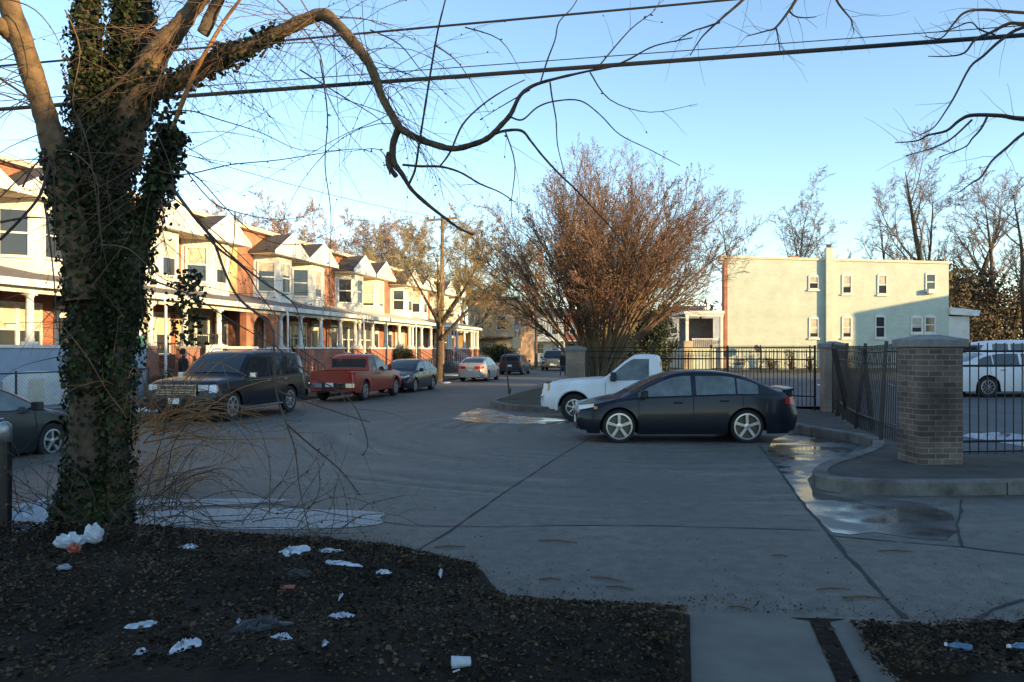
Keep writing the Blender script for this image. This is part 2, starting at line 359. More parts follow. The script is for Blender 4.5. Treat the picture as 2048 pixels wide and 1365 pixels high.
b.face([(-.45,27.2,.178),(-.2,26,.178),(1.0,24.5,.178),(2.0,24.1,.178),(5.8,23.2,.178),(5.6,25.0,.178),(2.2,27.8,.178),(-.1,29.6,.178)])
b.build('verge_right', M['grass'], kind='structure')
# lot markings
b = MB()
for i in range(6):
    x = 11.5 + i * 2.8; b.face([(x, 30, lot_z(x,30)+.013), (x+.12, 30, lot_z(x,30)+.013), (x+1.62, 35, lot_z(x,35)+.013), (x+1.5, 35, lot_z(x,35)+.013)])
b.build('lot_marking', M['road_paint'], kind='structure')
# --- foreground: leaf-strewn verge either side of a concrete walk
def fg_z(x, y): return .10 + .03*math.sin(x*1.9+y) + .035*math.sin(y*2.7-x*1.3) + (max(0, -2.6 - x)) * .045
edge = [(-14,9.2),(-7,8.7),(-5.4,8.3),(-3.9,8.15),(-2.6,8.15),(-1.9,8.05),(-1.2,7.75),(-.75,7.35),(-.3,7.0),(-.25,6.5),(-.05,6.15),(.35,5.98),(.8,5.86),(1.28,5.76)]
def ey(x, E):
    for (a, ya), (c, yc) in zip(E, E[1:]):
        if a <= x <= c: return ya + (yc - ya) * (x - a) / (c - a)
    return E[-1][1] if x > E[-1][0] else E[0][1]
def leafzone(E, x0, x1, name, inner=None):
    b = MB(); nx = max(4, int((x1-x0)/.12)); rows = []
    for j in range(60):
        f = j / 59; row = []
        for i in range(nx + 1):
            x = x0 + (x1 - x0) * i / nx; top = ey(x, E) + .05*math.sin(x*9) + .03*math.sin(x*23)
            y = -1.0 + (top + 1.0) * (f ** .6); x += .215*(y-5.76)*max(0, min(1, (x+.6)/1.8)); z = fg_z(x, y) * min(1, (1-f)*6) * min(1, max(0, (1.27 + .215*(y-5.76) - x)*3.5)) + .013
            row.append((x, y, z + (.012*rnd.random() if 0 < j < 59 else 0)))
        rows.append(row)
    b.grid(rows); return b.build(name, M['soil'], kind='structure', smooth=True)
leafzone(edge, -14, 1.28, 'soil_verge')
redge = [(1.97,5.75),(2.3,5.58),(2.7,5.5),(3.5,5.55),(9,5.8)]
b = MB(); rows = []
for j in range(50):
    f = j/49; row = []
    for i in range(60):
        yb = -1.0; xl = 2.22
        x0 = xl + (9 - xl) * (i/59)**1.3; top = 5.55 + .05*math.sin(x0*8) + .03*math.sin(x0*21) - .5*max(0, 1-(x0-2.22)/.35)**2
        y = yb + (top - yb) * f**.6; x0 += (.20*(y-5.5) + .03*math.sin(y*9)) * max(0, 1-(x0-xl)/3); row.append((x0, y, fg_z(x0, y)*min(1, (1-f)*6)*min(1, (x0-xl)*4) + .007 + .01*rnd.random()*(j < 49)))
    rows.append(row)
b.grid(rows); b.build('soil_verge_right', M['soil'], kind='structure', smooth=True)
MB().face([(-.3,-1,.012),(1.3,-1,.012),(2.7,5.62,.012),(1.27,5.78,.012)]).build('footpath', M['concrete'], kind='structure')
MB().face([(.62,-1,.017),(.76,-1,.017),(2.20,5.55,.017),(2.07,5.57,.017)]).face([(2.07,5.57,.017),(2.20,5.55,.017),(2.34,5.60,.017),(1.95,5.63,.017)]).build('dirt_joint', M['soil'], kind='structure')
# --- cracks and joints in the paving
def crackline(mb, P, w0, z=.006, seed=1):
    r = random.Random(seed); Q = []
    for (a, c) in zip(P, P[1:]):
        n_ = max(2, int((c - a).length / .25))
        for i in range(n_): Q.append(a + (c - a) * (i/n_) + Vector((r.uniform(-1,1), r.uniform(-1,1), 0)) * .012)
    Q.append(P[-1]); lf = offs(Q, w0/2)
    rt = offs(Q, -w0/2); ws = [r.uniform(.4, 1.3) for _ in Q]
    mb.grid([[tuple(q + (l - q)*k + Vector((0,0,z))) for q, l, k in zip(Q, lf, ws)], [tuple(q + (l - q)*k + Vector((0,0,z))) for q, l, k in zip(Q, rt, ws)]])
b = MB()
G = lambda *a: [gp(x, y) for x, y in a]
crackline(b, G((826,1108),(900,1062),(1010,985),(1100,925),(1180,876)), .026, seed=2)
crackline(b, G((400,1003),(560,1010),(700,1035),(820,1052),(1000,1055),(1120,1052),(1300,1052),(1450,1056),(1640,1062)), .024, seed=3)
crackline(b, G((1520,893),(1560,945),(1600,1000),(1660,1072)), .032, seed=4)
crackline(b, G((1660,1072),(1710,1130),(1760,1185),(1812,1238)), .045, seed=5)
crackline(b, G((1930,1252),(1990,1220),(2048,1200)), .03, seed=6)
crackline(b, G((1660,1072),(1800,1085),(1930,1095),(2048,1110)), .03, seed=7)
crackline(b, G((1925,1000),(1915,1050),(1925,1095)), .03, seed=8)
crackline(b, G((860,850),(900,858),(940,845),(960,838)), .035, seed=9)
b.build('joint', M['crack'], kind='structure')
# --- wet gutter and puddles
def blob(mb, c, rx, ry, z, seed, rot=0, n_=40, rag=.25):
    r = random.Random(seed); ph = [r.uniform(0, 6.28) for _ in range(5)]
    P = []
    for i in range(n_):
        a = 2*math.pi*i/n_; k = 1 + rag*sum(math.sin(a*(q+2)+ph[q])/(q+1.5) for q in range(5))
        x, y = rx*k*math.cos(a), ry*k*math.sin(a); P.append((c[0]+x*math.cos(rot)-y*math.sin(rot), c[1]+x*math.sin(rot)+y*math.cos(rot), z))
    mb.face(P)
b = MB()
gut = [gp(x, y) for x, y in [(1535,905),(1545,880),(1600,862),(1680,868),(1722,888),(1700,905),(1640,935),(1615,960),(1625,985),(1700,998),(1780,1000),(1850,1008),(1905,1030),(1918,1060),(1890,1082),(1830,1078),(1750,1066),(1700,1070),(1665,1066),(1640,1045),(1600,1000),(1570,955)]]
b.face([(p.x, p.y, .005) for p in gut])
b.build('puddle', M['wet_asphalt'], kind='structure')
b = MB(); b.face([(p.x, p.y, .0055) for p in [gp(x, y) for x, y in [(905,838),(925,826),(955,818),(985,820),(1030,832),(1120,838),(1150,842),(1120,848),(1010,848),(945,845)]]])
b.build('puddle_far', M['wet_asphalt'], kind='structure')
# ---------------------------------------------------------------- row houses on the left
def window(parent, fr, x0, x1, z0, z1, sash=True, curtain=None, mt='trim_white', dep=.06, arch=False):
    """fr(u, v, w): local point, u along the wall, v up, w outwards"""
    f = MB()
    def bx(a0, a1, c0, c1, w0, w1):
        n_ = len(f.V)
        for ww in (w0, w1): f.V += [tuple(fr(a0, c0, ww)), tuple(fr(a1, c0, ww)), tuple(fr(a1, c1, ww)), tuple(fr(a0, c1, ww))]
        q = n_; f.F += [(q,q+1,q+2,q+3),(q+4,q+5,q+6,q+7),(q,q+1,q+5,q+4),(q+1,q+2,q+6,q+5),(q+2,q+3,q+7,q+6),(q+3,q,q+4,q+7)]
    t = .08
    bx(x0-t, x0, z0-t, z1+t, .002, dep); bx(x1, x1+t, z0-t, z1+t, .002, dep); bx(x0, x1, z1, z1+t, .002, dep); bx(x0, x1, z0-t, z0, .002, dep+.03)
    if sash: bx(x0, x1, (z0+z1)/2-.03, (z0+z1)/2+.03, .002, dep-.02)
    w_ = f.build('window', M[mt], parent)
    p = MB()
    if curtain:
        zc = z0 + (z1 - z0) * curtain
        p.face([fr(x0, z0, .012), fr(x1, z0, .012), fr(x1, zc, .012), fr(x0, zc, .012)]); p.build('pane', M['glass_window'], w_)
        c = MB(); c.face([fr(x0, zc, .010), fr(x1, zc, .010), fr(x1, z1, .010), fr(x0, z1, .010)]); c.build('curtain', M['curtain'], w_)
    else:
        p.face([fr(x0, z0, .012), fr(x1, z0, .012), fr(x1, z1, .012), fr(x0, z1, .012)]); p.build('pane', M['glass_window'], w_)
    return w_
HW = 4.8
def row_house(c, right, label, o):
    """c: street position of the middle of the pair; right: the farther house of the two"""
    s0 = c if right else c - HW
    root = empty('row_house', st(s0, 4.7), SROT); tag(root, label, 'house', 'brick row houses along the left side of the street')
    X = (lambda x: HW - x) if right else (lambda x: x)
    def bx(mb, a, e, y0, y1, z0, z1): mb.box(min(X(a), X(e)), max(X(a), X(e)), y0, y1, z0, z1)
    wall = o.get('wall', 'brick_red')
    w = MB(); n_ = HW
    w.V = [(0,2.2,.05),(n_,2.2,.05),(n_,13,.05),(0,13,.05),(0,2.2,7.72),(n_,2.2,7.72),(n_,13,7.1),(0,13,7.1)]
    w.F = [(0,3,2,1),(4,5,6,7),(0,1,5,4),(1,2,6,5),(2,3,7,6),(3,0,4,7)]
    w.build('wall', M[wall], root)
    r_ = MB(); r_.V = [(-.0,1.85,7.74),(n_,1.85,7.74),(n_,13.1,7.12),(0,13.1,7.12),(0,1.85,7.92),(n_,1.85,7.92),(n_,13.1,7.24),(0,13.1,7.24)]
    r_.F = [(0,3,2,1),(4,5,6,7),(0,1,5,4),(1,2,6,5),(2,3,7,6),(3,0,4,7)]
    rf = r_.build('roof', M['trim_cream'], root)
    # outer strip of painted siding
    if o.get('strip'):
        q = MB(); bx(q, .0, 1.15, 2.16, 2.197, 4.3, 7.7); q.build('siding_panel', M[o['strip']], root)
    # bay, canted, upper storey
    bm_ = 'siding_white' if 'bay' not in o else o['bay']
    bc = 2.95; hw, hf, dp = 1.38, .68, 1.0
    pl = [(X(bc-hw), 2.2), (X(bc-hf), 2.2-dp), (X(bc+hf), 2.2-dp), (X(bc+hw), 2.2)]
    if right: pl = pl[::-1]
    b_ = MB(); b_.prism(pl, 4.05, 6.75); b_.build('bay', M[bm_], root)
    for i, (a, e) in enumerate(zip(pl, pl[1:])):
        A, B = Vector((*a, 0)), Vector((*e, 0)); u = (B - A).normalized(); nn = Vector((u.y, -u.x, 0)); ln = (B - A).length
        fr = lambda x, z, w_, A=A, u=u, nn=nn: A + u * x + nn * w_ + Vector((0, 0, z))
        m_ = .24 if i != 1 else .30
        window(root, fr, m_, ln - m_, 4.85, 6.25, curtain=(o.get('cur', (None, None, None))[i]), mt=o.get('trim', 'trim_white'))
    # gable over the bay
    gx0, gx1, gy = bc - 1.85, bc + 1.85, .82
    zE, zP = 6.68, 7.68; th = .12
    gb = MB(); a0, a1, ap = X(gx0), X(gx1), X(bc)
    gb.V = [(a0, gy, zE), (ap, gy, zP), (a1, gy, zE), (a0, 2.3, zE), (ap, 2.3, zP), (a1, 2.3, zE),
            (a0, gy, zE+th), (ap, gy, zP+th), (a1, gy, zE+th), (a0, 2.3, zE+th), (ap, 2.3, zP+th), (a1, 2.3, zE+th)]
    gb.F = [(0,1,4,3),(1,2,5,4),(6,9,10,7),(7,10,11,8),(0,3,9,6),(2,8,11,5),(3,4,10,9),(4,5,11,10)]
    gb.build('gable_roof', M['shingle_dark'], root)
    fc = MB(); a0, a1 = X(gx0 + .0), X(gx1 - .0)
    fc.V = [(a0, gy-.03, zE-.06), (a1, gy-.03, zE-.06), (ap, gy-.03, zP-.02), (a0, gy+.06, zE-.06), (a1, gy+.06, zE-.06), (ap, gy+.06, zP-.02)]
    fc.F = [(0,1,2),(3,5,4),(0,3,4,1),(1,4,5,2),(2,5,3,0)]
    fc.build('gable_face', M[bm_], root)
    bd = MB()
    for (xa, za, xb, zb_) in ((a0, zE-.1, ap, zP-.02), (ap, zP-.02, a1, zE-.1)):
        bd.V += [(xa, gy-.06, za), (xb, gy-.06, zb_), (xb, gy-.06, zb_+.2), (xa, gy-.06, za+.2), (xa, gy-.032, za), (xb, gy-.032, zb_), (xb, gy-.032, zb_+.2), (xa, gy-.032, za+.2)]
        q = len(bd.V) - 8; bd.F += [(q,q+1,q+2,q+3),(q+4,q+7,q+6,q+5),(q+3,q+2,q+6,q+7),(q,q+4,q+5,q+1)]
    bd.build('barge_board', M['trim_white'], root)
    so = MB(); so.box(min(a0,a1)+.05, max(a0,a1)-.05, gy+.062, 2.19, zE-.05, zE-.01); so.build('soffit', M['trim_cream'], root)
    # porch
    pr = MB(); pr.V = [(0,-.3,3.84),(n_,-.3,3.84),(n_,2.17,4.2),(0,2.17,4.2),(0,-.3,3.92),(n_,-.3,3.92),(n_,2.17,4.55),(0,2.17,4.55)]
    pr.F = [(0,3,2,1),(4,5,6,7),(0,1,5,4),(1,2,6,5),(2,3,7,6),(3,0,4,7)]
    pf = pr.build('porch_roof', M[o.get('proof', 'shingle_grey')], root)
    fa = MB(); fa.box(0, n_, -.34, -.303, 3.72, 3.93); fa.box(0, n_, -.30, -.02, 3.74, 3.80); fa.build('fascia', M['trim_white'], pf)
    fa = MB(); fa.box(0, n_, -.0, .16, 3.56, 3.735); fa.build('beam', M['trim_white'], root)
    fl = MB(); fl.box(0, n_, .17, 2.19, .95, 1.1); fl.build('porch_floor', M['concrete'], root)
    base = o.get('base', 'brick_red')
    bw_ = MB(); op0, op1 = .72, 1.95
    if o.get('solid'): bx(bw_, 0, HW, 0, .165, .05, 1.95)
    else:
        bx(bw_, 0, op0, 0, .165, .05, 1.95); bx(bw_, op1, HW, 0, .165, .05, 1.95); bx(bw_, op0, op1, 0.005, .16, .05, 1.0)
    bw_.build('porch_wall', M[base], root)
    cp = MB()
    if o.get('solid'): bx(cp, 0, HW, -.05, .22, 1.953, 2.04)
    else: bx(cp, 0, op0+.04, -.05, .22, 1.953, 2.04); bx(cp, op1-.04, HW, -.05, .22, 1.953, 2.04)
    cp.build('wall_cap', M[o.get('cap', 'trim_white')], root)
    if not o.get('solid'):
        sp = MB()
        for k in range(5): bx(sp, op0+.03, op1-.03, -.30*(5-k), -.30*(4-k)-.002 if k < 4 else -.002, .10, .30 + .16*k)
        sp.build('steps', M[o.get('steps', 'concrete')], root)
        for e in (op0+.06, op1-.06):
            hr = MB()
            hr.tube([(X(e), -1.45, 1.1), (X(e), -.1, 1.95)], .02, 5); hr.tube([(X(e), -1.45, .2), (X(e), -1.45, 1.1)], .02, 5)
            for k in range(1, 8): hr.tube([(X(e), -1.45+k*.17, .25+k*.09), (X(e), -1.45+k*.17, 1.1+k*.107)], .01, 4)
            hr.build('handrail', M[o.get('hr', 'iron_rail')], root)
    cols = [.33, 2.4] + ([4.72] if not right else [])
    if o.get('cols'): cols = o['cols']
    for cx in cols:
        k = MB()
        if o.get('arch'): k.box(X(cx)-.3, X(cx)+.3, -.02, .30, 2.04, 3.56)
        else:
            k.box(X(cx)-.17, X(cx)+.17, -.06, .24, 2.042, 2.14); k.lathe([(.125,2.14),(.14,2.2),(.115,2.26),(.118,2.9),(.10,3.42),(.13,3.47),(.13,3.5)], X(cx), .09, 14)
            k.box(X(cx)-.15, X(cx)+.15, -.05, .235, 3.5, 3.558)
        k.build('column', M[base if o.get('arch') else 'trim_white'], root, smooth=False)
    if o.get('arch'):
        a = MB(); rows = []
        xa, xb = sorted((X(cols[0]) + .3, X(cols[-1]) - .3)) if not right else sorted((X(cols[0]) - .3, X(cols[-1]) + .3))
        N = 14
        for yy in (0, .26):
            rows.append([(xa + (xb-xa)*i/N, yy, 2.75 + .72*math.sqrt(max(0, 1-(2*i/N-1)**2))) for i in range(N+1)])
            rows.append([(xa + (xb-xa)*i/N, yy, 3.555) for i in range(N+1)])
        a.grid([rows[0], rows[1]]); a.grid([rows[2], rows[3]]); a.grid([rows[0], rows[2]]); a.build('arch', M[base], root)
    # ground floor wall
    fr = lambda x, z, w_: Vector((X(x), 2.2 - w_, z))
    if o.get('gw'):
        q = MB(); bx(q, 2.1, 4.75, 2.15, 2.197, 1.1, 3.9); q.build('wall_panel', M[o['gw']], root)
    window(root, lambda x, z, w_: Vector((X(x), 2.15 - w_, z)), 2.5, 3.35, 1.75, 3.35, curtain=o.get('gcur'))
    window(root, lambda x, z, w_: Vector((X(x), 2.15 - w_, z)), 3.5, 4.3, 1.75, 3.35, curtain=o.get('gcur'))
    dr = MB(); bx(dr, .85, 1.8, 2.13, 2.197, 1.1, 3.25); d_ = dr.build('door', M[o.get('door', 'trim_white')], root)
    dg = MB(); bx(dg, .99, 1.66, 2.115, 2.128, 1.35, 3.0); dg.build('door_glass', M['glass_window'], d_)
    dg = MB(); dg.box(X(1.72)-.02, X(1.72)+.02, 2.07, 2.128, 2.05, 2.11); dg.build('handle', M['chrome'], d_)
    tr = MB(); bx(tr, .85, 1.8, 2.14, 2.197, 3.3, 3.7); tr.build('transom', M['glass_window'], root)
    if o.get('rail'):
        rl = MB(); xs = [X(op1+.1) + (X(HW-.1)-X(op1+.1))*i/22 for i in range(23)]
        rl.box(min(xs), max(xs), .02, .06, 2.5, 2.54)
        for x in xs: rl.box(x-.012, x+.012, .028, .052, 2.04, 2.5)
        rl.build('railing', M['iron_rail'], root)
    if o.get('pipe') is not None:
        pp = MB(); x = X(o['pipe']); pp.tube([(x, -.42, .2), (x, -.42, 3.5), (x, -.37, 3.75)], .05, 8); pp.build('downspout', M['trim_white'], root)
    if o.get('chimney'):
        ch = MB(); ch.box(X(.6)-.3, X(.6)+.3, 5.5, 6.1, 7.2, 8.9); ch.build('chimney', M['brick_brown'], rf)
    if o.get('ac') is not None:
        a, e = pl[o['ac']], pl[o['ac']+1]; A, B = Vector((*a, 0)), Vector((*e, 0)); u = (B-A).normalized(); nn = Vector((u.y, -u.x, 0)); mid = (A+B)/2
        am = MB(); am.V = []
        for ww in (0.02, .42):
            for uu, zz in ((-.28, 4.85), (.28, 4.85), (.28, 5.28), (-.28, 5.28)): am.V.append(tuple(mid + u*uu + nn*ww + Vector((0,0,zz))))
        am.F = [(0,1,2,3),(4,5,6,7),(0,1,5,4),(1,2,6,5),(2,3,7,6),(3,0,4,7)]; acx = am.build('air_conditioner', M['trim_white'], root)
        gm = MB(); gm.face([mid + u*uu + nn*.43 + Vector((0,0,zz)) for uu, zz in ((-.22,4.91),(.22,4.91),(.22,5.22),(-.22,5.22))]); gm.build('grille', M['grey_plastic'], acx)
    return root
rh = row_house
rh(1.5, False, 'nearest row house, pale blue painted porch base with a white arched panel', dict(base='stucco_blue', solid=True, wall='brick_red', cur=(.5,.5,None), gcur=.6, cols=[.4,4.5]))
rh(1.5, True, 'row house half hidden right behind the ivy covered tree', dict(base='stucco_blue', solid=True, strip='siding_grey', gcur=.5))
rh(11.1, False, 'row house with a window air conditioner and iron barred dark door', dict(base='brick_red', ac=0, pipe=.52, cur=(None,.5,None), door='door_dark', gcur=.5, rail=True, cap='concrete_cap'))
rh(11.1, True, 'row house with yellow siding strip and brick arch porch behind the big black vehicle', dict(base='brick_orange', strip='siding_yellow', gw='siding_tan', arch=True, cols=[.35,2.6], cur=(.5,.4,.5)))
rh(20.7, False, 'row house with tall orange brick strip right of the yellow siding', dict(wall='brick_orange', pipe=.1, cur=(.7,.6,None), gcur=.4, door='door_dark'))
rh(20.7, True, 'row house with grey siding strip beside its white gable, behind the red pickup truck tailgate', dict(strip='siding_grey', cur=(None,.3,None), gcur=.6, pipe=.2))
rh(30.3, False, 'row house with cream fronted bay, behind the red pickup truck cab', dict(wall='brick_orange', gw='siding_cream', cur=(None,None,.5), proof='trim_cream', chimney=False))
rh(30.3, True, 'row house with tan boarded bay window, dark green porch and bush at its steps', dict(bay='siding_cream', cur=(.1,.1,.2), gw='siding_grey', proof='trim_cream', pipe=.3))
rh(39.9, False, 'row house partly behind the street tree, dark shingled gable, above the navy sedan', dict(wall='brick_red', cur=(None,.5,.5), proof='trim_cream', gcur=.3))
rh(39.9, True, 'row house behind the wooden utility pole with brick strip and white gable', dict(wall='brick_orange', pipe=.3, cur=(.5,.5,.5), gcur=.8))
rh(49.5, False, 'row house just right of the utility pole with white handrail on its steps', dict(wall='brick_orange', hr='trim_white', steps='trim_cream', cur=(.4,.4,.4)))
rh(49.5, True, 'last row house of the terrace with yellow side panel closing its porch', dict(wall='brick_orange', gw='siding_cream', cur=(.2,.2,.2), gcur=.9, cols=[.33, 1.5, 2.4]))
# details belonging to single houses
e = empty('end_screen', st(54.3, 4.8), SROT); tag(e, 'yellow boarded screen closing the end of the last porch', 'screen')
MB().box(-.03, .03, 0, 2.0, 2.05, 3.5).build('panel', M['siding_yellow'], e); MB().box(-.06, .06, -.08, -.003, .15, 3.7).build('post', M['trim_white'], e)
MB().box(-.04, .03, 0, 2.0, .12, 2.04).build('lower_panel', M['trim_white'], e)
e = empty('arched_panel', st(1.3, 4.66), SROT); tag(e, 'white arched panel on the pale blue base of the nearest house', 'panel')
b = MB(); N = 16; b.grid([[(-1.2+2.4*i/N, yy, zz if zz else 0) for i in range(N+1)] for yy, zz in ((0, .25),)] + [[(-1.2+2.4*i/N, 0, 1.0+.28*math.sqrt(max(0, 1-(2*i/N-1)**2))) for i in range(N+1)]] + [[(-1.2+2.4*i/N, .035, 1.0+.28*math.sqrt(max(0, 1-(2*i/N-1)**2))) for i in range(N+1)]])
b.build('board', M['trim_white'], e)
b = MB(); b.box(-.28, .28, -.03, -.01, .3, 1.05); b.build('trim', M['trim_cream'], e)
# ---------------------------------------------------------------- vehicles (x forward, y left, z up, origin on the ground at mid length)
def lerp(P, x):
    if x <= P[0][0]: return P[0][1]
    for (a, b), (c, d) in zip(P, P[1:]):
        if x <= c: return b + (d - b) * (x - a) / (c - a) if c > a else d
    return P[-1][1]
def smoothp(P, it=2):
    P = [tuple(p) for p in P]
    for _ in range(it):
        Q = [P[0]]
        for a, b in zip(P, P[1:]):
            Q.append((a[0]*.75+b[0]*.25, a[1]*.75+b[1]*.25)); Q.append((a[0]*.25+b[0]*.75, a[1]*.25+b[1]*.75))
        Q.append(P[-1]); P = Q
    return P
def wheel(parent, x, y, r, w, side, rim='five', rr=.66):
    e = MB(); o_ = y + side * w/2; i_ = y - side * w/2
    e.lathe([(r*rr, i_), (r*.94, i_), (r, i_+side*.03), (r, o_-side*.03), (r*.95, o_), (r*rr, o_-side*.005)], x, r, 28, 'y', cap=False)
    t = e.build('wheel', M['tyre'], parent, smooth=False)
    b = MB(); b.lathe([(r*rr, o_-side*.006), (r*rr, o_-side*.10), (.02, o_-side*.10)], x, r, 24, 'y', cap=False); b.build('well', M['rim_dark'], t)
    m = MB(); R1 = r*rr
    m.lathe([(R1, o_-side*.03), (R1+.004, o_+side*.002), (R1*.90, o_+side*.004), (R1*.88, o_-side*.03)], x, r, 28, 'y', cap=False)
    m.lathe([(R1*.26, o_-side*.04), (R1*.24, o_-side*.002), (.01, o_+side*.004)], x, r, 14, 'y', cap=False)
    n_, wd = {'five': (5, .24), 'six': (6, .20), 'ten': (10, .085), 'seven': (7, .17), 'steel': (8, .22)}[rim]
    for k in range(n_):
        a = 2*math.pi*k/n_ + .3; ca, sa_ = math.cos(a), math.sin(a); h0, h1 = R1*wd*.8, R1*wd
        P = []
        for rad, hw in ((R1*.2, h0), (R1*.92, h1)):
            for s_ in (-1, 1): P.append((x + rad*ca - s_*hw*sa_*.5, r + rad*sa_ + s_*hw*ca*.5))
        q = len(m.V)
        for yy in (o_-side*.004, o_-side*.05):
            for p in (P[0], P[1], P[3], P[2]): m.V.append((p[0], yy, p[1]))
        m.F += [(q,q+1,q+2,q+3),(q+4,q+7,q+6,q+5),(q,q+4,q+5,q+1),(q+1,q+5,q+6,q+2),(q+2,q+6,q+7,q+3),(q+3,q+7,q+4,q)]
    m.build('rim', M['rim'], t)
    return t
def vehicle(name, label, cat, loc, yaw, o, group='cars parked along the street'):
    root = empty(name, loc, yaw); tag(root, label, cat, group)
    L, W = o['L']/2, o['W']/2; xf, xr, R_ = o['xf'], o['xr'], o['R']; zb = o.get('zb', .2)
    deck = smoothp(sorted(o['deck']), o.get('sm', 1)); belt = sorted(o['belt'])
    endw = o.get('endw', .72); xa = o.get('xa', .68); nose = o.get('nose', .22); tail = o.get('tail', .12); ra = R_ * o.get('ark', 1.16)
    P = M[o['paint']]
    def wid(x):
        k = max(0, (abs(x)/L - xa) / (1 - xa)); return W * (1 - (1 - endw) * k**2.6)
    def zbot(x):
        z = zb + (.06 if abs(x) > L*.93 else 0)
        for c in (xf, xr):
            d = abs(x - c)
            if d < ra: z = max(z, R_ + math.sqrt(ra*ra - d*d))
        return z
    def prof(k):                   # k: 0 sill .. 1 shoulder
        return lerp([(0, .95), (.18, .985), (.45, 1.0), (.75, .985), (1, .95)], k)
    def shz(x): return min(lerp(belt, x), lerp(deck, x) - .015)
    def pull(x, z):
        k = max(0, (abs(x)/L - .8) / .2)
        zn = (z - .5) / .5; a = nose if x > 0 else tail
        return -math.copysign(1, x) * k*k * (a * max(0, zn)**1.5 + .10 * max(0, -zn*1.4))
    def side(x, z):
        zs = shz(x); z0 = zb; k = min(1, max(0, (z - z0) / (zs - z0))); return wid(x) * prof(k)
    N = o.get('N', 96); rows = []; xs = [L - 2*L*i/N for i in range(N+1)]
    for c in (xf, xr):
        for s_ in (-1, 1): xs += [c + s_*ra*k for k in (1.0, .995, .97, .92)]
    xs = sorted(set(round(x, 4) for x in xs), reverse=True)
    for x in xs:
        z0, zs, dk = zbot(x), shz(x), lerp(deck, x); ring = []
        bed = o.get('bed') and o['bed'][0] < x < o['bed'][1]
        ks = [0, .12, .3, .5, .7, .88, 1]
        for k in ks:
            z = z0 + (zs - z0) * k; y = side(x, z); ring.append((x + pull(x, z), y, z))
        ws = ring[-1][1]
        for f_, dz in ((.93, .65), (.8, .93), (.5, 1.0), (0, 1.04)):
            z = zs + (dk - zs) * dz; ring.append((x + pull(x, z), ws * f_, z))
        full = ring + [(p[0], -p[1], p[2]) for p in reversed(ring[:-1])]
        rows.append(full)
    b = MB(); b.grid(rows)
    nr = len(rows[0])
    b.F.append(tuple(range(nr))); b.F.append(tuple((len(rows)-1)*nr + i for i in reversed(range(nr))))
    if o.get('bed'):               # drop the top faces over the bed
        keep = []
        for f_ in b.F:
            if len(f_) == 4:
                c = [sum(b.V[i][q] for i in f_)/4 for q in range(3)]
                if o['bed'][0] < c[0] < o['bed'][1] and abs(c[1]) < wid(c[0])*.90 and c[2] > shz(c[0])-.03: continue
            keep.append(f_)
        b.F = keep
    body = b.build('body', P, root, smooth=True)
    es = body.modifiers.new('split', 'EDGE_SPLIT'); es.split_angle = R(32)
    u = MB(); u.box(xr+ra, xf-ra, -W*.9, W*.9, zb-.02, zb+.10); u.box(-L*.90, xr-ra, -W*.78, W*.78, zb+.05, zb+.2); u.box(xf+ra, L*.90, -W*.78, W*.78, zb+.05, zb+.2)
    u.box(xr-ra-.05, xr+ra+.05, -W*.70, W*.70, zb+.1, R_*2.15); u.box(xf-ra-.05, xf+ra+.05, -W*.70, W*.70, zb+.1, R_*2.1); u.build('underbody', M['under'], root)
    if o.get('bed'):
        x0, x1 = o['bed']; zz = shz((x0+x1)/2); wi = wid((x0+x1)/2)*.86
        u = MB(); u.V = []; 
        for zt in (zz-.02, zz-.50): u.V += [(x0,-wi,zt),(x1,-wi,zt),(x1,wi,zt),(x0,wi,zt)]
        u.F = [(4,5,6,7),(0,1,5,4),(1,2,6,5),(2,3,7,6),(3,0,4,7)]; u.build('bed_liner', M['plastic_black'], root)
    # wheels and arch liners
    for c in (xf, xr):
        for s_ in (1, -1):
            wheel(root, c, s_ * (W - .13), R_, .22, s_, o.get('rim', 'five'), o.get('rr', .66))
            a = MB(); A = [(c + ra*1.01*math.cos(t_), R_ + ra*1.01*math.sin(t_)) for t_ in [math.pi*i/14 for i in range(15)]]
            ys = (s_*(W*.70), s_*(W*.93)); a.grid([[(p[0], yy, p[1]) for p in A] for yy in ys]); a.build('arch_liner', M['under'], root)
            if o.get('flare'):
                a = MB(); rows2 = []
                for rr_, yo in ((ra*.97, -.03), (ra*1.0, .03), (ra*1.14, .028), (ra*1.17, -.01)):
                    rows2.append([(c + rr_*math.cos(t_), s_*(side(c + rr_*math.cos(t_), R_+rr_*math.sin(t_)) + yo), R_ + rr_*math.sin(t_)) for t_ in [R(-8)+R(196)*i/18 for i in range(19)]])
                a.grid(rows2); a.build('wheel_flare', M[o['flare']], root, smooth=True)
    # cabin
    roof = smoothp(sorted(o['roof']), o.get('rsm', 2)); x0, x1 = roof[0][0], roof[-1][0]; tum = o.get('tumble', .34)
    def cy(x, z): zs = shz(x); return side(x, zs)*.975 - max(0, z - zs) * tum
    def rz(x): return max(lerp(roof, x), shz(x) + .01)
    rows = []; N2 = 60
    for i in range(N2 + 1):
        x = x1 - (x1 - x0) * i / N2; zs, zr = shz(x) - .03, rz(x); ring = []
        for k in (0, .5, 1): z = zs + (zr - .05 - zs) * k; ring.append((x, cy(x, z), z))
        yt = ring[-1][1]; ring += [(x, yt*.93, zr - .015), (x, yt*.6, zr + .008), (x, 0, zr + .018)]
        rows.append(ring + [(p[0], -p[1], p[2]) for p in reversed(ring[:-1])])
    b = MB(); b.grid(rows); nr = len(rows[0]); b.F.append(tuple(range(nr))); b.F.append(tuple((len(rows)-1)*nr + i for i in reversed(range(nr))))
    cab = b.build('cabin', P, root, smooth=True); es = cab.modifiers.new('split', 'EDGE_SPLIT'); es.split_angle = R(35)
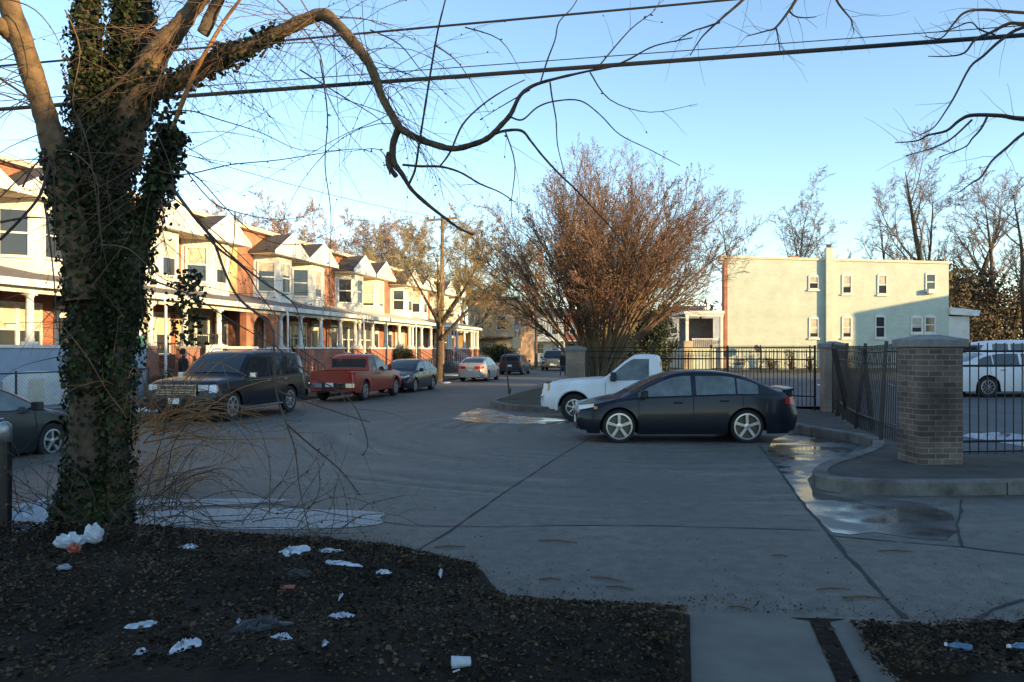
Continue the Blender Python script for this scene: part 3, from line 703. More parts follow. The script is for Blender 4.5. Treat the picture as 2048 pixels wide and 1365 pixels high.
    GL = M[o.get('glass', 'auto_glass')]
    for (a, e) in o['side_win']:
        for s_ in (1, -1):
            g = MB(); rw = []; n2 = 16
            for i in range(n2 + 1):
                x = a + (e - a) * i / n2; zl = shz(x) + .035; zh = max(zl + .004, min(rz(x) - .085, o.get('wtop', 9)))
                rw.append([(x, s_*(cy(x, zl + (zh - zl)*k) + .006), zl + (zh - zl)*k) for k in (0, .5, 1)])
            g.grid(rw if s_ > 0 else rw[::-1]); g.build('side_window', GL, root, smooth=True)
    for nm, (a, e) in (('windscreen', o['ws']), ('rear_window', o['rw'])):
        g = MB(); rw = []
        for i in range(9):
            x = a + (e - a) * i / 8; z = rz(x); zz = z
            dx = (lerp(roof, x+.02) - lerp(roof, x-.02)) / .04; ln = math.hypot(dx, 1); ox, oz = -dx/ln*.014, 1/ln*.014
            yt = cy(x, zz - .05); rw.append([(x + ox, yt*f_*.93, z + oz + hh) for f_, hh in ((-.92, -.012), (-.6, .008), (0, .018), (.6, .008), (.92, -.012))])
        g.grid(rw); g.build(nm, GL, root, smooth=True)
    if o.get('rwflat'):            # upright rear window of a truck or box body
        x_, z_0, z_1 = o['rwflat']; g = MB(); g.box(x_-.012, x_, -cy(x_, z_0)*.82, cy(x_, z_0)*.82, z_0, z_1); g.build('rear_window', GL, root)
    # lamps and trim
    def patch(nm, m, x_a, x_b, z_a, z_b, off=.008, both=True, zb2=None, parent=None):
        for s_ in ((1, -1) if both else (1,)):
            g = MB(); rw = []
            for i in range(7):
                x = x_a + (x_b - x_a) * i/6; zl = z_a + ((zb2[0] - z_a) * i/6 if zb2 else 0); zh = z_b + ((zb2[1] - z_b) * i/6 if zb2 else 0)
                rw.append([(x + pull(x, z) + math.copysign(.006, x)*(abs(x) > L*.9), s_*(side(x, z) + off), z) for z in (zl, (zl+zh)/2, zh)])
            g.grid(rw); g.build(nm, M[m], parent or root, smooth=True)
    h0, h1 = o['head']; t0, t1 = o['taill']; hl = o.get('hl', .3); tl = o.get('tl', .25); wf = wid(L)
    patch('headlight', 'lamp_glass', L, L - hl, h0, h1, zb2=o.get('hz')); patch('tail_light', 'lamp_red', -L, -L + tl, t0, t1, zb2=o.get('tz'))
    patch('indicator', 'lamp_amber', L - hl, L - hl - .07, h0+.03, h1-.01, off=.006)
    for s_ in (1, -1):
        yb = s_*wf*.93; ya = s_*wf*(o.get('hin', .5))
        g = MB(); xx = L + pull(L, (h0+h1)/2); g.box(xx-.03, xx+.012, min(ya, yb), max(ya, yb), h0, h1); g.build('headlight', M['lamp_glass'], root, bevel=.008)
        ya = s_*wf*(o.get('tin', .6)); xx = -L + abs(pull(-L, (t0+t1)/2)); g = MB(); g.box(xx-.012, xx+.03, min(ya, yb), max(ya, yb), t0, t1); g.build('tail_light', M['lamp_red'], root, bevel=.008)
    xx = L + pull(L, .6)
    gz0, gz1, gw = o.get('grille', (.45, .62, .42)); g = MB(); g.box(xx-.02, xx+.014, -gw, gw, gz0, gz1); gr = g.build('grille', M[o.get('gmat', 'plastic_black')], root, bevel=.006)
    g = MB(); nb = o.get('bars', 3)
    for k in range(nb): z = gz0 + (gz1-gz0)*(k+.5)/nb; g.box(xx+.012, xx+.024, -gw*.95, gw*.95, z-.010, z+.010)
    for s_ in (-1, 1): g.box(xx+.012, xx+.024, s_*gw-.012, s_*gw+.012, gz0, gz1)
    g.build('grille_bars', M['chrome'], gr)
    g = MB(); g.box(xx-.02, xx+.010, -wf*.8, wf*.8, zb+.06, zb+.17); g.build('air_dam', M['plastic_black'], root)
    if o.get('bumper'):            # chrome or painted step bumpers
        for sx in (1, -1):
            bm_ = MB(); z0, z1 = o['bumper']
            for i in range(2):
                pass
            rw = []
            for k in range(13):
                y = -W*.97 + 2*W*.97*k/12; xo = sx*(L + .10 - .16*abs(y/W)**3); rw.append([(xo - sx*.05, y, z1), (xo, y, z1-.03), (xo, y, z0+.04), (xo - sx*.06, y, z0)])
            bm_.grid(rw); bb = bm_.build('bumper', M[o.get('bmat', 'chrome')] if (sx > 0 or o.get('rchrome', True)) else P, root, smooth=False)
            if sx < 0:
                q = MB(); q.box(-L-.112, -L-.085, -.30, .30, z0-.04, z1-.01); q.build('step', M['plastic_black'], bb)
    px_ = -L - (.10 if o.get('bumper') else 0) + abs(pull(-L, .7))*(0 if o.get('bumper') else 1); pz = o.get('pz', .72)
    g = MB(); g.box(px_-.022, px_+.0, -.155, .155, pz, pz+.15); g.build('licence_plate', M['plate'], root)
    fx = L + (.10 if o.get('bumper') else pull(L, .42)); g = MB(); g.box(fx, fx+.02, -.155, .155, o.get('fpz', .36), o.get('fpz', .36)+.15); g.build('licence_plate', M['plate'], root)
    for s_ in (1, -1):
        mx = o['mirror']; zz = shz(mx) + .06; g = MB(); y0 = side(mx, zz-.08)
        g.box(mx-.05, mx+.05, min(s_*(y0-.02), s_*(y0+.08)), max(s_*(y0-.02), s_*(y0+.08)), zz-.02, zz+.02); g.box(mx-.06, mx+.07, min(s_*(y0+.05), s_*(y0+.22)), max(s_*(y0+.05), s_*(y0+.22)), zz-.04, zz+o.get('mh', .12))
        g.build('mirror', M[o.get('mm', o['paint'])], root, bevel=.02)
        for hx in o['handles']:
            zz = shz(hx) - .10; g = MB(); y0 = side(hx, zz); g.box(hx-.09, hx+.09, min(s_*y0, s_*(y0+.03)), max(s_*y0, s_*(y0+.03)), zz-.018, zz+.018); g.build('handle', M[o.get('hm', o['paint'])], root, bevel=.008)
        # door seams
        for sx in o['seams']:
            g = MB(); zt = shz(sx); zz0 = max(zb+.04, zbot(sx)+.02)
            g.grid([[(sx+d_, s_*(side(sx, zz0+(zt-zz0)*k/8)+.0035), zz0+(zt-zz0)*k/8) for k in range(9)] for d_ in (-.005, .005)]); g.build('door_seam', M['under'], root)
        if o.get('sill'):
            g = MB(); x_0, x_1 = xr+ra+.02, xf-ra-.02; zz = zb + .05
            g.box(x_0, x_1, min(s_*W*.93, s_*(W*.97+.02)), max(s_*W*.93, s_*(W*.97+.02)), zb+o.get('sz', 0), zb+.05+o.get('sz', 0)); g.build('sill_trim', M[o['sill']], root, bevel=.01)
        if o.get('beltline'):
            g = MB(); xx0, xx1 = o['beltline']
            g.grid([[(xx0+(xx1-xx0)*i/12, s_*(side(xx0+(xx1-xx0)*i/12, shz(xx0+(xx1-xx0)*i/12)-.04)+.008), shz(xx0+(xx1-xx0)*i/12)-.03-d_) for i in range(13)] for d_ in (0, .03)]); g.build('belt_trim', M['chrome'], root)
    if o.get('racks'):
        for s_ in (1, -1):
            g = MB(); xa_, xb_ = o['racks']; yy = s_*cy(0, rz(0)-.05)*.86; zz = rz(0)
            g.tube([(xa_, yy, zz-.01), (xa_+.1, yy, zz+.06), (xb_-.1, yy, zz+.06), (xb_, yy, zz-.01)], .018, 6); g.build('roof_rail', M['chrome'], root)
    if o.get('spoiler'):
        g = MB(); zz = lerp(deck, -L+.12) + .045
        pts = []
        for i in range(9):
            y = -W*.74 + 2*W*.74*i/8; e_ = 1-abs(y/(W*.74))**4; pts.append([( -L+.36, y, zz-.015), (-L+.25, y, zz+.035+.02*e_), (-L+.08, y, zz+.06+.02*e_), (-L+.07, y, zz+.03), (-L+.30, y, zz-.035)])
        g.grid(pts, close=True); sp_ = g.build('spoiler', P, root, smooth=False)
        g = MB(); 
        for s_ in (1, -1): g.box(-L+.12, -L+.30, s_*W*.70-.03, s_*W*.70+.03, zz-.16, zz+.03)
        g.build('spoiler_mount', P, sp_)
    if o.get('antenna'):
        g = MB(); g.tube([(-.9, 0, rz(-.9)+.02), (-1.02, 0, rz(-.9)+.10)], .012, 5); g.build('antenna', M['plastic_black'], root)
    root['_w'] = 0; del root['_w']
    return root
SED = dict(L=4.55, W=1.76, xf=1.42, xr=-1.18, R=.325, zb=.19, belt=[(-2.28,.80),(-1.9,.97),(-.8,.96),(.9,.90),(1.4,.84),(2.28,.62)],
    deck=[(-2.28,.90),(-2.1,1.05),(-1.85,1.08),(-1.3,1.07),(.9,.99),(1.3,.95),(1.9,.83),(2.2,.70),(2.28,.60)],
    roof=[(-1.95,1.05),(-1.80,1.09),(-1.14,1.39),(-.55,1.465),(.05,1.46),(.47,1.38),(1.28,.97),(1.38,.92)],
    side_win=[(-1.42,-1.0),(-.96,-.16),(-.06,1.02)], ws=(1.18,.52), rw=(-1.76,-1.18), wtop=1.36, head=(.66,.75), taill=(.76,.93), hl=.34, tl=.30, hz=(.73,.80), tz=(.80,.93),
    mirror=.92, handles=[-.72,.22], seams=[-1.10,-.09,1.02], pz=.62, grille=(.50,.60,.40), bars=1, tumble=.36)
def spec(base, **k): d = dict(base); d.update(k); return d
vehicle('sedan', 'black sedan with rear spoiler and five spoke alloy wheels, parked side on in the foreground', 'car', (3.62, 17.15, 0), math.pi + R(-.8),
    spec(SED, paint='paint_black', R=.338, rim='five', rr=.79, spoiler=True, glass='auto_glass_pale', mm='paint_black', antenna=True, N=120), group=None)
PK = dict(L=5.45, W=1.98, xf=1.82, xr=-1.62, R=.37, zb=.33, belt=[(-2.8,1.10),(-.3,1.10),(1.2,1.04),(2.72,.93)],
    deck=[(-2.8,1.13),(-.3,1.13),(1.1,1.16),(1.5,1.15),(2.3,1.08),(2.62,1.0),(2.72,.84)],
    roof=[(-.44,1.12),(-.43,1.3),(-.385,1.68),(-.30,1.755),(.10,1.775),(.36,1.74),(1.0,1.2),(1.15,1.10)], rsm=1, side_win=[(-.12,.90)], ws=(.98,.42), rw=(-.55,-.50), rwflat=(-.40,1.22,1.58), wtop=1.66,
    bed=(-2.66,-.48), head=(.78,1.0), taill=(.80,1.06), hl=.16, tl=.12, mirror=.78, mh=.2, handles=[.06], seams=[-.2,1.0], pz=.55, grille=(.72,1.0,.62), bars=2,
    endw=.90, xa=.8, nose=.10, tail=.02, bumper=(.48,.70), tumble=.25, sm=1, hin=.72, tin=.85, mm='plastic_black', hm='plastic_black', N=90, ark=1.22)
vehicle('pickup_truck', 'white single cab pickup truck parked behind the black sedan', 'pickup truck', (3.62, 21.65, 0), math.pi - R(12),
    spec(PK, paint='paint_white', rim='six', rr=.60, glass='auto_glass_pale', bmat='chrome', flare='paint_white'), group=None)
SUV = dict(L=5.45, W=2.04, xf=1.72, xr=-1.48, R=.40, zb=.30, belt=[(-2.75,1.16),(1.0,1.10),(2.72,.98)],
    deck=[(-2.75,1.18),(1.0,1.18),(1.3,1.20),(2.3,1.14),(2.62,1.06),(2.72,.9)],
    roof=[(-2.72,1.14),(-2.68,1.3),(-2.48,1.78),(-2.2,1.86),(-.4,1.88),(.2,1.85),(.5,1.77),(1.16,1.2),(1.28,1.14)], side_win=[(-2.45,-1.42),(-1.34,-.46),(-.36,.94)], ws=(1.10,.46), rw=(-2.68,-2.5), wtop=1.70,
    rwflat=(-2.66,1.28,1.70), head=(.80,1.0), taill=(.95,1.35), hl=.25, tl=.10, mirror=.86, mh=.11, handles=[-1.2,-.2], seams=[-1.38,-.41,.92], pz=.9, grille=(.72,1.02,.55), bars=5,
    endw=.90, xa=.78, nose=.12, tail=.04, bumper=(.42,.66), tumble=.24, rim='seven', rr=.66, hin=.62, tin=.86, gmat='rim_dark', hm='chrome', fpz=.52, N=90)
def park(s, off, w):      # centre of a vehicle whose road-side flank lies off metres out from the left kerb
    return st(s, -(off - w/2))
vehicle('suv', 'large black luxury off-roader with chrome grille and mirrors, facing the camera at the left kerb', 'suv', park(2.15, 2.25, 2.0), SROT + math.pi,
    spec(SUV, paint='paint_black', beltline=(-2.5,1.0), sill='chrome', racks=(-2.2,.1), mm='chrome', bmat='paint_black', rchrome=True))
PKC = spec(PK, L=5.2, W=1.86, side_win=[(-.72,-.28),(-.20,.92)], roof=[(-1.02,1.12),(-1.0,1.2),(-.86,1.62),(-.62,1.72),(.05,1.74),(.38,1.66),(1.12,1.14),(1.2,1.10)], rwflat=(-.98,1.2,1.56), rw=(-.95,-.9), bed=(-2.52,-1.08), seams=[-.8,-.24,.98], handles=[-.1,-.45], xf=1.75, xr=-1.5,
    belt=[(-2.6,1.10),(-.3,1.10),(1.2,1.04),(2.6,.93)], deck=[(-2.6,1.13),(-.3,1.13),(1.1,1.16),(1.5,1.15),(2.2,1.08),(2.5,1.0),(2.6,.84)], flare='paint_red')
vehicle('pickup_truck', 'red extended cab pickup truck with chrome rear bumper at the left kerb', 'pickup truck', park(10.9, 2.35, 1.86), SROT, spec(PKC, paint='paint_red', rim='six', mm='paint_red', rchrome=True))
vehicle('sedan', 'navy blue sedan facing the camera at the left kerb beyond the red pickup', 'car', park(16.6, 2.35, 1.76), SROT + math.pi, spec(SED, paint='paint_navy', rim='seven', L=4.7))
vehicle('sedan', 'silver sedan with red tail lights parked past the utility pole', 'car', park(29.6, 2.5, 1.76), SROT, spec(SED, paint='paint_silver', rim='ten', L=4.6, taill=(.74,.92), tin=.45, tl=.30))
HB = spec(SUV, L=4.3, W=1.80, xf=1.3, xr=-1.25, R=.34, zb=.22, belt=[(-2.15,.98),(.8,.94),(2.15,.8)], deck=[(-2.15,1.0),(.8,1.02),(1.0,1.03),(1.8,.95),(2.08,.85),(2.15,.7)],
    roof=[(-2.12,.98),(-2.05,1.15),(-1.75,1.48),(-1.3,1.56),(-.2,1.58),(.2,1.54),(.95,1.03),(1.05,.98)], side_win=[(-1.85,-1.25),(-1.15,-.35),(-.27,.72)], ws=(.88,.25), rw=(-2.05,-1.8), rwflat=(-2.08,1.08,1.36), wtop=1.46,
    head=(.64,.80), taill=(.72,1.0), mirror=.66, handles=[-1.0,-.1], seams=[-1.2,-.3,.7], grille=(.48,.66,.45), bars=2, pz=.62, bumper=None, nose=.18, endw=.8)
vehicle('hatchback', 'black crossover seen from behind between the silver sedan and the lamp post', 'car', park(42.3, 2.2, 1.8), SROT, spec(HB, paint='paint_dark'))
vehicle('suv', 'black off-roader with bright chrome grille facing the camera at the far end of the street', 'suv', park(53.9, 3.6, 2.0), SROT + math.pi + R(3), spec(SUV, paint='paint_black', grille=(.66,1.08,.62), bars=5, L=5.1))
vehicle('sedan', 'dark green sedan cut off by the left edge behind the metal post', 'car', st(-7.6, -1.72, -.10), SROT, spec(SED, paint='paint_green', glass='auto_glass_pale', L=4.8, mm='plastic_black', hm='chrome'))
z_ = lot_z(16, 25)
vehicle('sedan', 'white sedan in the parking lot behind the iron fence at the right edge', 'car', (15.95, 25.7, z_), R(0), spec(SED, paint='paint_white', rim='ten', L=4.85, W=1.82, hm='chrome'), group='cars in the parking lot')
vehicle('hatchback', 'white minivan in the parking lot standing behind the white sedan', 'car', (19.6, 30.4, lot_z(19.6, 30.4)), R(2), spec(HB, paint='paint_white', L=4.9, xf=1.5, xr=-1.4, belt=[(-2.45,1.05),(2.45,.85)], deck=[(-2.45,1.08),(.8,1.08),(1.3,1.08),(2.1,.98),(2.4,.85),(2.45,.7)],
    roof=[(-2.42,1.05),(-2.3,1.3),(-2.05,1.62),(-1.5,1.72),(-.2,1.74),(.3,1.68),(1.25,1.08),(1.35,1.02)], wtop=1.6, rw=(-2.3,-2.1), rwflat=(-2.34,1.15,1.5)), group='cars in the parking lot')
# ---------------------------------------------------------------- painted brick building on the right
BX0, BX1, BY = 13.47, 27.3, 50.0
def wall_fr(y): return lambda x, z, w_: Vector((x, y - w_, z))
bl = empty('painted_building', (BX0, BY, .6)); tag(bl, 'long pale green painted brick building side with tall chimney behind the parking lot', 'building')
def loc(mb): mb.V = [(x - BX0, y - BY, z - .6) for x, y, z in mb.V]; return mb
b = MB(); b.V = [(BX0,BY,.3),(BX1,BY,.3),(BX1,BY+5,.3),(BX0+1.15,BY+5,.3),(BX0,BY,7.62),(BX1,BY,7.26),(BX1,BY+5,7.26),(BX0+1.15,BY+5,7.62)]
b.F = [(0,3,2,1),(4,5,6,7),(0,1,5,4),(1,2,6,5),(2,3,7,6),(3,0,4,7)]; loc(b).build('wall', M['brick_painted'], bl)
b = MB(); b.prism([(BX0-.2,BY),(BX0-.003,BY),(BX0+1.14,BY+5),(BX0+.95,BY+5)], .3, 7.55); loc(b).build('front_wall', M['brick_orange'], bl)
b = MB(); b.V = [(BX0-.2,BY-.06,7.63),(BX1+.08,BY-.06,7.27),(BX1+.08,BY+5.1,7.27),(BX0+1,BY+5.1,7.63),(BX0-.2,BY-.06,7.78),(BX1+.08,BY-.06,7.42),(BX1+.08,BY+5.1,7.42),(BX0+1,BY+5.1,7.78)]
b.F = [(0,3,2,1),(4,5,6,7),(0,1,5,4),(1,2,6,5),(2,3,7,6),(3,0,4,7)]; rf = loc(b).build('roof', M['trim_cream'], bl)
b = MB(); b.box(BX0-.45, BX0-.2, BY-.05, BY+.6, 7.5, 7.85); loc(b).build('cornice', M['trim_cream'], bl)
b = MB(); b.box(BX0+4.6, BX0+5.2, BY+2, BY+2.6, 7.3, 8.0); loc(b).build('roof_vent', M['brick_orange'], rf)
b = MB(); b.box(19.53, 19.95, BY-.28, BY-.003, .3, 8.25); ch = loc(b).build('chimney', M['brick_painted'], bl)
b = MB(); b.box(19.62, 19.86, BY-.22, BY-.06, 8.253, 8.42); b.box(19.58, 19.9, BY-.26, BY-.03, 8.42, 8.46); loc(b).build('chimney_cap', M['iron_rail'], ch)
fr = lambda x, z, w_: Vector((x - BX0, -w_, z - .6))
def pxw(x0, x1, y0, y1, cur=None, **k):
    xa, xb = [(v - 1024)/F*BY for v in (x0, x1)]; za, zb_ = [CAMH + (HY - v)/F*BY for v in (y1, y0)]
    wd = window(bl, fr, xa, xb, za, zb_, curtain=cur, dep=.05)
    s_ = MB(); s_.box(xa-.12, xb+.12, BY-.10, BY-.003, za-.18, za-.085); loc(s_).build('sill', M['trim_white'], wd)
    a = MB(); n_ = 8; rise = .13
    P = [(xa-.08+(xb-xa+.16)*i/n_, zb_+.083+rise*(1-(2*i/n_-1)**2)) for i in range(n_+1)]
    a.grid([[(p[0], BY-.04, zb_+.083) for p in P], [(p[0], BY-.04, p[1]) for p in P], [(p[0], BY-.001, p[1]) for p in P]]); loc(a).build('arch', M['trim_white'], wd)
for x0, x1, y0, y1, c_ in [(1619,1635,555,577,.5),(1686,1701,553,586,.35),(1757,1772,553,587,.45),(1853,1869,550,579,None),(1620,1635,639,674,.2),(1686,1701,637,674,.2),(1752,1768,635,674,None),(1824,1842,637,664,.3),(1851,1868,636,664,None)]: pxw(x0, x1, y0, y1, c_)
b = MB(); b.box((1852-1024)/F*BY, (1868-1024)/F*BY, BY-.35, BY-.05, 5.40, 5.68); loc(b).build('air_conditioner', M['trim_white'], bl)
b = MB(); xx = (1470-1024)/F*BY
for k in range(2):
    for j in range(3): b.box(xx + j*.22, xx + j*.22 + .18, BY-.03, BY-.003, .95+k*.22, 1.13+k*.22)
loc(b).build('vent_grille', M['porch_dark'], bl)
# porch on its street side
b = MB(); b.box(10.85, BX0-.2, BY+.1, BY+5, .2, 2.0); loc(b).build('porch_base', M['brick_painted'], bl)
b = MB(); b.box(10.75, BX0-.19, BY-.05, BY+5, 4.15, 4.33); b.box(10.85, BX0-.2, BY+.02, BY+.2, 3.98, 4.147); loc(b).build('porch_roof', M['trim_white'], bl)
for x_, z0 in ((10.95, 1.98), (BX0-.36, .7)):
    b = MB(); b.box(x_-.09, x_+.09, BY-.03, BY+.17, z0, 3.978); loc(b).build('porch_post', M['trim_white'], bl)
b = MB(); b.box(10.72, 11.22, BY-.25, BY+.098, .2, 2.45); loc(b).build('pier', M['stucco_tan'], bl)
b = MB(); b.box(11.25, BX0-.45, BY+.03, BY+.08, 2.55, 2.61); b.box(11.25, BX0-.45, BY+.03, BY+.08, 2.02, 2.07)
for i in range(15): x_ = 11.3 + i*.125; b.box(x_, x_+.035, BY+.035, BY+.075, 2.07, 2.55)
loc(b).build('railing', M['trim_white'], bl)
b = MB(); b.box(11.0, BX0-.25, BY+2.6, BY+2.65, 2.0, 3.97); loc(b).build('porch_screen', M['porch_screen'], bl)
# lean-to at the far right end
b = MB(); b.box(BX1+.003, BX1+1.35, BY+.1, BY+4, .3, 4.0); loc(b).build('annex', M['siding_white'], bl)
b = MB(); b.V = [(BX1+.003,BY-.2,4.1),(BX1+1.75,BY-.2,4.0),(BX1+1.75,BY+4.2,4.0),(BX1+.003,BY+4.2,4.1),(BX1+.003,BY-.2,4.55),(BX1+1.9,BY-.2,4.35),(BX1+1.9,BY+4.2,4.35),(BX1+.003,BY+4.2,4.55)]
b.F = [(0,3,2,1),(4,5,6,7),(0,1,5,4),(1,2,6,5),(2,3,7,6),(3,0,4,7)]; loc(b).build('annex_roof', M['trim_white'], bl)
d_ = empty('satellite_dish', (15.1, BY-.6, .65)); tag(d_, 'small round satellite dish in front of the pale green wall', 'dish')
b = MB(); b.tube([(0,0,0),(0,0,1.05),(-.05,-.08,1.2)], .025, 6); b.build('mast', M['galvanised'], d_)
b = MB(); b.lathe([(.001,.0),(.12,.012),(.22,.045),(.27,.075),(.265,.085),(.12,.03),(.001,.02)], 0, 0, 18, 'y', cap=False); di = b.build('dish', M['iron_rail'], d_, smooth=True); di.location = (-.05,-.2,1.28); di.rotation_euler = (R(155), 0, R(30))

# ---------------------------------------------------------------- gate pillars and iron fences
def pillar(loc_, w_, h, label, rz=0, cp='concrete_cap', mb='brick_pillar', dmg=False):
    p = empty('brick_pillar', loc_, rz); tag(p, label, 'pillar', 'brick gate pillars')
    b = MB(); c = .02
    b.prism([(-w_/2+c,-w_/2),(w_/2-c,-w_/2),(w_/2,-w_/2+c),(w_/2,w_/2-c),(w_/2-c,w_/2),(-w_/2+c,w_/2),(-w_/2,w_/2-c),(-w_/2,-w_/2+c)], -.1, h-.17); b.build('shaft', M[mb], p)
    b = MB(); e_ = w_/2 + .055
    b.V = [(-e_,-e_,h-.168),(e_,-e_,h-.168),(e_,e_,h-.168),(-e_,e_,h-.168),(-e_,-e_,h-.05),(e_,-e_,h-.05),(e_,e_,h-.05),(-e_,e_,h-.05),(-e_*.25,-e_*.25,h+.02),(e_*.25,-e_*.25,h+.02),(e_*.25,e_*.25,h+.02),(-e_*.25,e_*.25,h+.02)]
    b.F = [(0,3,2,1),(0,1,5,4),(1,2,6,5),(2,3,7,6),(3,0,4,7),(4,5,9,8),(5,6,10,9),(6,7,11,10),(7,4,8,11),(8,9,10,11)]; b.build('cap', M[cp], p, bevel=.012)
    return p
brick_mat('brick_buff', (.30,.22,.155), (.25,.18,.125), (.26,.22,.18), bh=.083)
pillar((2.30, 29.0, .17), .66, 1.86, 'buff brick pillar beside the many stemmed tree at the street corner', R(-8), mb='brick_buff')
pillar((9.0, 22.5, .17), .54, 1.95, 'middle sized brick pillar at the leaning end of the gate fence', R(-10), mb='brick_buff')
pillar((6.47, 12.4, .17), .67, 1.94, 'nearest and largest brown brick pillar on the kerbed island', R(4))
def fence(P0, P1, label, h=1.85, pitch=.125, posts=(0, 1), z0=.2, lean=None, top=True, npost=None, name='iron_fence', rails=(.12, .78, .92)):
    P0, P1 = Vector(P0), Vector(P1); d = P1 - P0; L_ = d.length; a = math.atan2(d.y, d.x)
    f = empty(name, P0, a); tag(f, label, 'fence')
    ln = lean or (lambda u, z: (0, 0, 0))
    def q(u, y, z): o_ = ln(u/L_, z/h); return (u + o_[0], y + o_[1], z + o_[2])
    n_ = max(2, int(L_/pitch)); pk = MB()
    for i in range(1, n_):
        u = L_*i/n_; pk.tube([q(u, 0, z0-.1), q(u, 0, z0 + h*.5), q(u, 0, z0 + h*(.96 if top else 1.0))], .012, 4, cap=False)
    g = pk.build('pickets', M['iron_black'], f); g['kind'] = 'stuff'
    for k, rz_ in enumerate(rails):
        b = MB(); b.tube([q(L_*j/8, 0, z0 + h*rz_) for j in range(9)], .018, 4); b.build('rail', M['iron_black'], f)
    if top: b = MB(); b.tube([q(L_*j/8, 0, z0 + h*1.0) for j in range(9)], .014, 4); b.build('rail', M['iron_black'], f)
    for t_ in (posts if npost is None else [k/npost for k in range(npost+1)]):
        b = MB(); b.tube([q(L_*t_, 0, -.2), q(L_*t_, 0, z0+h*.5), q(L_*t_, 0, z0+h+.06)], .034, 4); b.build('post', M['iron_black'], f)
    return f
fence((2.72, 28.6, .17), (8.65, 22.85, .17), 'black iron picket fence running from the buff pillar to the middle pillar', npost=3, h=1.6)
fence((9.35, 22.9, .2), (33, 37.5, .4), 'long iron fence along the back of the parking lot') if False else None
rg = random.Random(11)
def gate_lean(u, z): k = math.sin(min(1, u)*math.pi)**2; return (-.10*k*z, .16*k*(1-z), -.05*k)
fence((6.52, 12.95, .17), (8.85, 22.05, .17), 'bent and leaning iron gate panel between the two brown pillars', lean=gate_lean, h=1.66, pitch=.17, npost=4, top=False, name='iron_gate')
for k, (x_, y_, lx, ly, w_, h_) in enumerate([(8.15,19.3,-.42,.1,.045,1.8),(7.75,17.2,-.22,.05,.04,1.75),(8.5,20.9,.16,-.1,.045,1.8)]):
    pg = MB(); pg.box(-w_, w_, -w_, w_, -.02, h_ - .002*k); o_ = pg.build('loose_post', M['iron_black' if k != 1 else 'iron_rail']); o_.location = (x_, y_, .18); o_.rotation_euler = (math.atan2(-ly, 2), math.atan2(lx, 2), .2)
    tag(o_, ['black metal post leaning left against the bent gate panel, nearest the middle pillar but one', 'rusty black post leaning slightly on the bent gate panel', 'black metal post leaning right beside the middle pillar'][k], 'post', 'loose posts at the broken gate')
fence((6.85, 12.45, .17), (19.0, 14.2, .17), 'black iron picket fence running right from the nearest pillar', h=1.64, npost=5, pitch=.15, top=False, rails=(.06, .78, .92))
fence((-1.0+12, 44.2, .58), (-1.0+34, 44.6, .58), 'far iron fence in front of the pale green building', h=1.4, npost=8, z0=.12, pitch=.14)
fence(st(23.5, -9.4, .17), (11.0, 44.2, .5), 'thin wire mesh fence behind the many stemmed tree', h=1.3, npost=5, pitch=.18)
# ---------------------------------------------------------------- street furniture
p = empty('utility_pole', (-4.35, 49.5, .1)); tag(p, 'tall wooden utility pole with a crossarm at the left kerb', 'utility pole', 'utility poles')
MB().tube([(0,0,0),(.02,0,5),(.05,0,10.1)], [.16,.14,.11], 10).build('pole', M['wood_pole'], p)
b = MB(); b.box(-.95, .95, -.06, .06, -.06, .06); o_ = b.build('crossarm', M['wood_pole'], p); o_.location = (.03, -.18, 9.85); o_.rotation_euler = (0, R(-5), 0)
for x_ in (-.85, -.45, .5, .88):
    i_ = MB(); i_.lathe([(.03,0),(.05,.04),(.03,.07),(.05,.1),(.02,.14)], x_, 0, 8); i_.build('insulator', M['iron_rail'], o_).location = (0, 0, .062)
p = empty('utility_pole', (2.32, 77, .1)); tag(p, 'distant thin utility pole left of the off-roader with chrome grille', 'utility pole', 'utility poles')
MB().tube([(0,0,0),(0,0,9.6)], [.17,.12], 8).build('pole', M['wood_pole'], p); b = MB(); b.box(-.8,.8,-.06,.06,8.9,9.0); b.build('crossarm', M['wood_pole'], p)
p = empty('street_lamp', (.42, 66, .1)); tag(p, 'pale street lamp with flat hood beside the dark crossover', 'street lamp')
MB().tube([(0,0,0),(0,0,.4),(0,0,3.2)], [.10,.065,.05], 8).build('pole', M['sign_panel'], p)
MB().lathe([(.05,3.2),(.12,3.25),(.17,3.6),(.19,3.62)], sides=12).build('lamp_glass', M['trim_white'], p); MB().lathe([(.42,3.62),(.40,3.66),(.1,3.78),(.02,3.82)], sides=14).build('hood', M['galvanised'], p)
MB().box(-.32,.32,-.10,-.07,1.9,2.8).build('sign_board', M['sign_panel'], p)
p = empty('sign_post', (-.1, 31.6, .15)); tag(p, 'bare thin dark metal post leaning on the grass corner', 'post')
MB().tube([(0,0,-.1),(-.10,0,.9),(-.2,0,1.78)], .032, 6).build('post', M['iron_rail'], p); MB().tube([(.0,-.05,-.1),(.05,-.05,.25)], .03, 6).build('stub', M['iron_rail'], p)
p = empty('bollard', (-4.98, 7.85, .2)); tag(p, 'dark metal fence post with a shiny domed cap at the left edge', 'post')
MB().tube([(0,0,-.2),(.005,0,.5),(.0,0,.82)], .062, 14).build('post', M['iron_black'], p)
MB().lathe([(.066,.80),(.068,.93),(.06,.965),(.035,.99),(.005,1.0)], sides=16).build('cap', M['galvanised'], p, smooth=True)
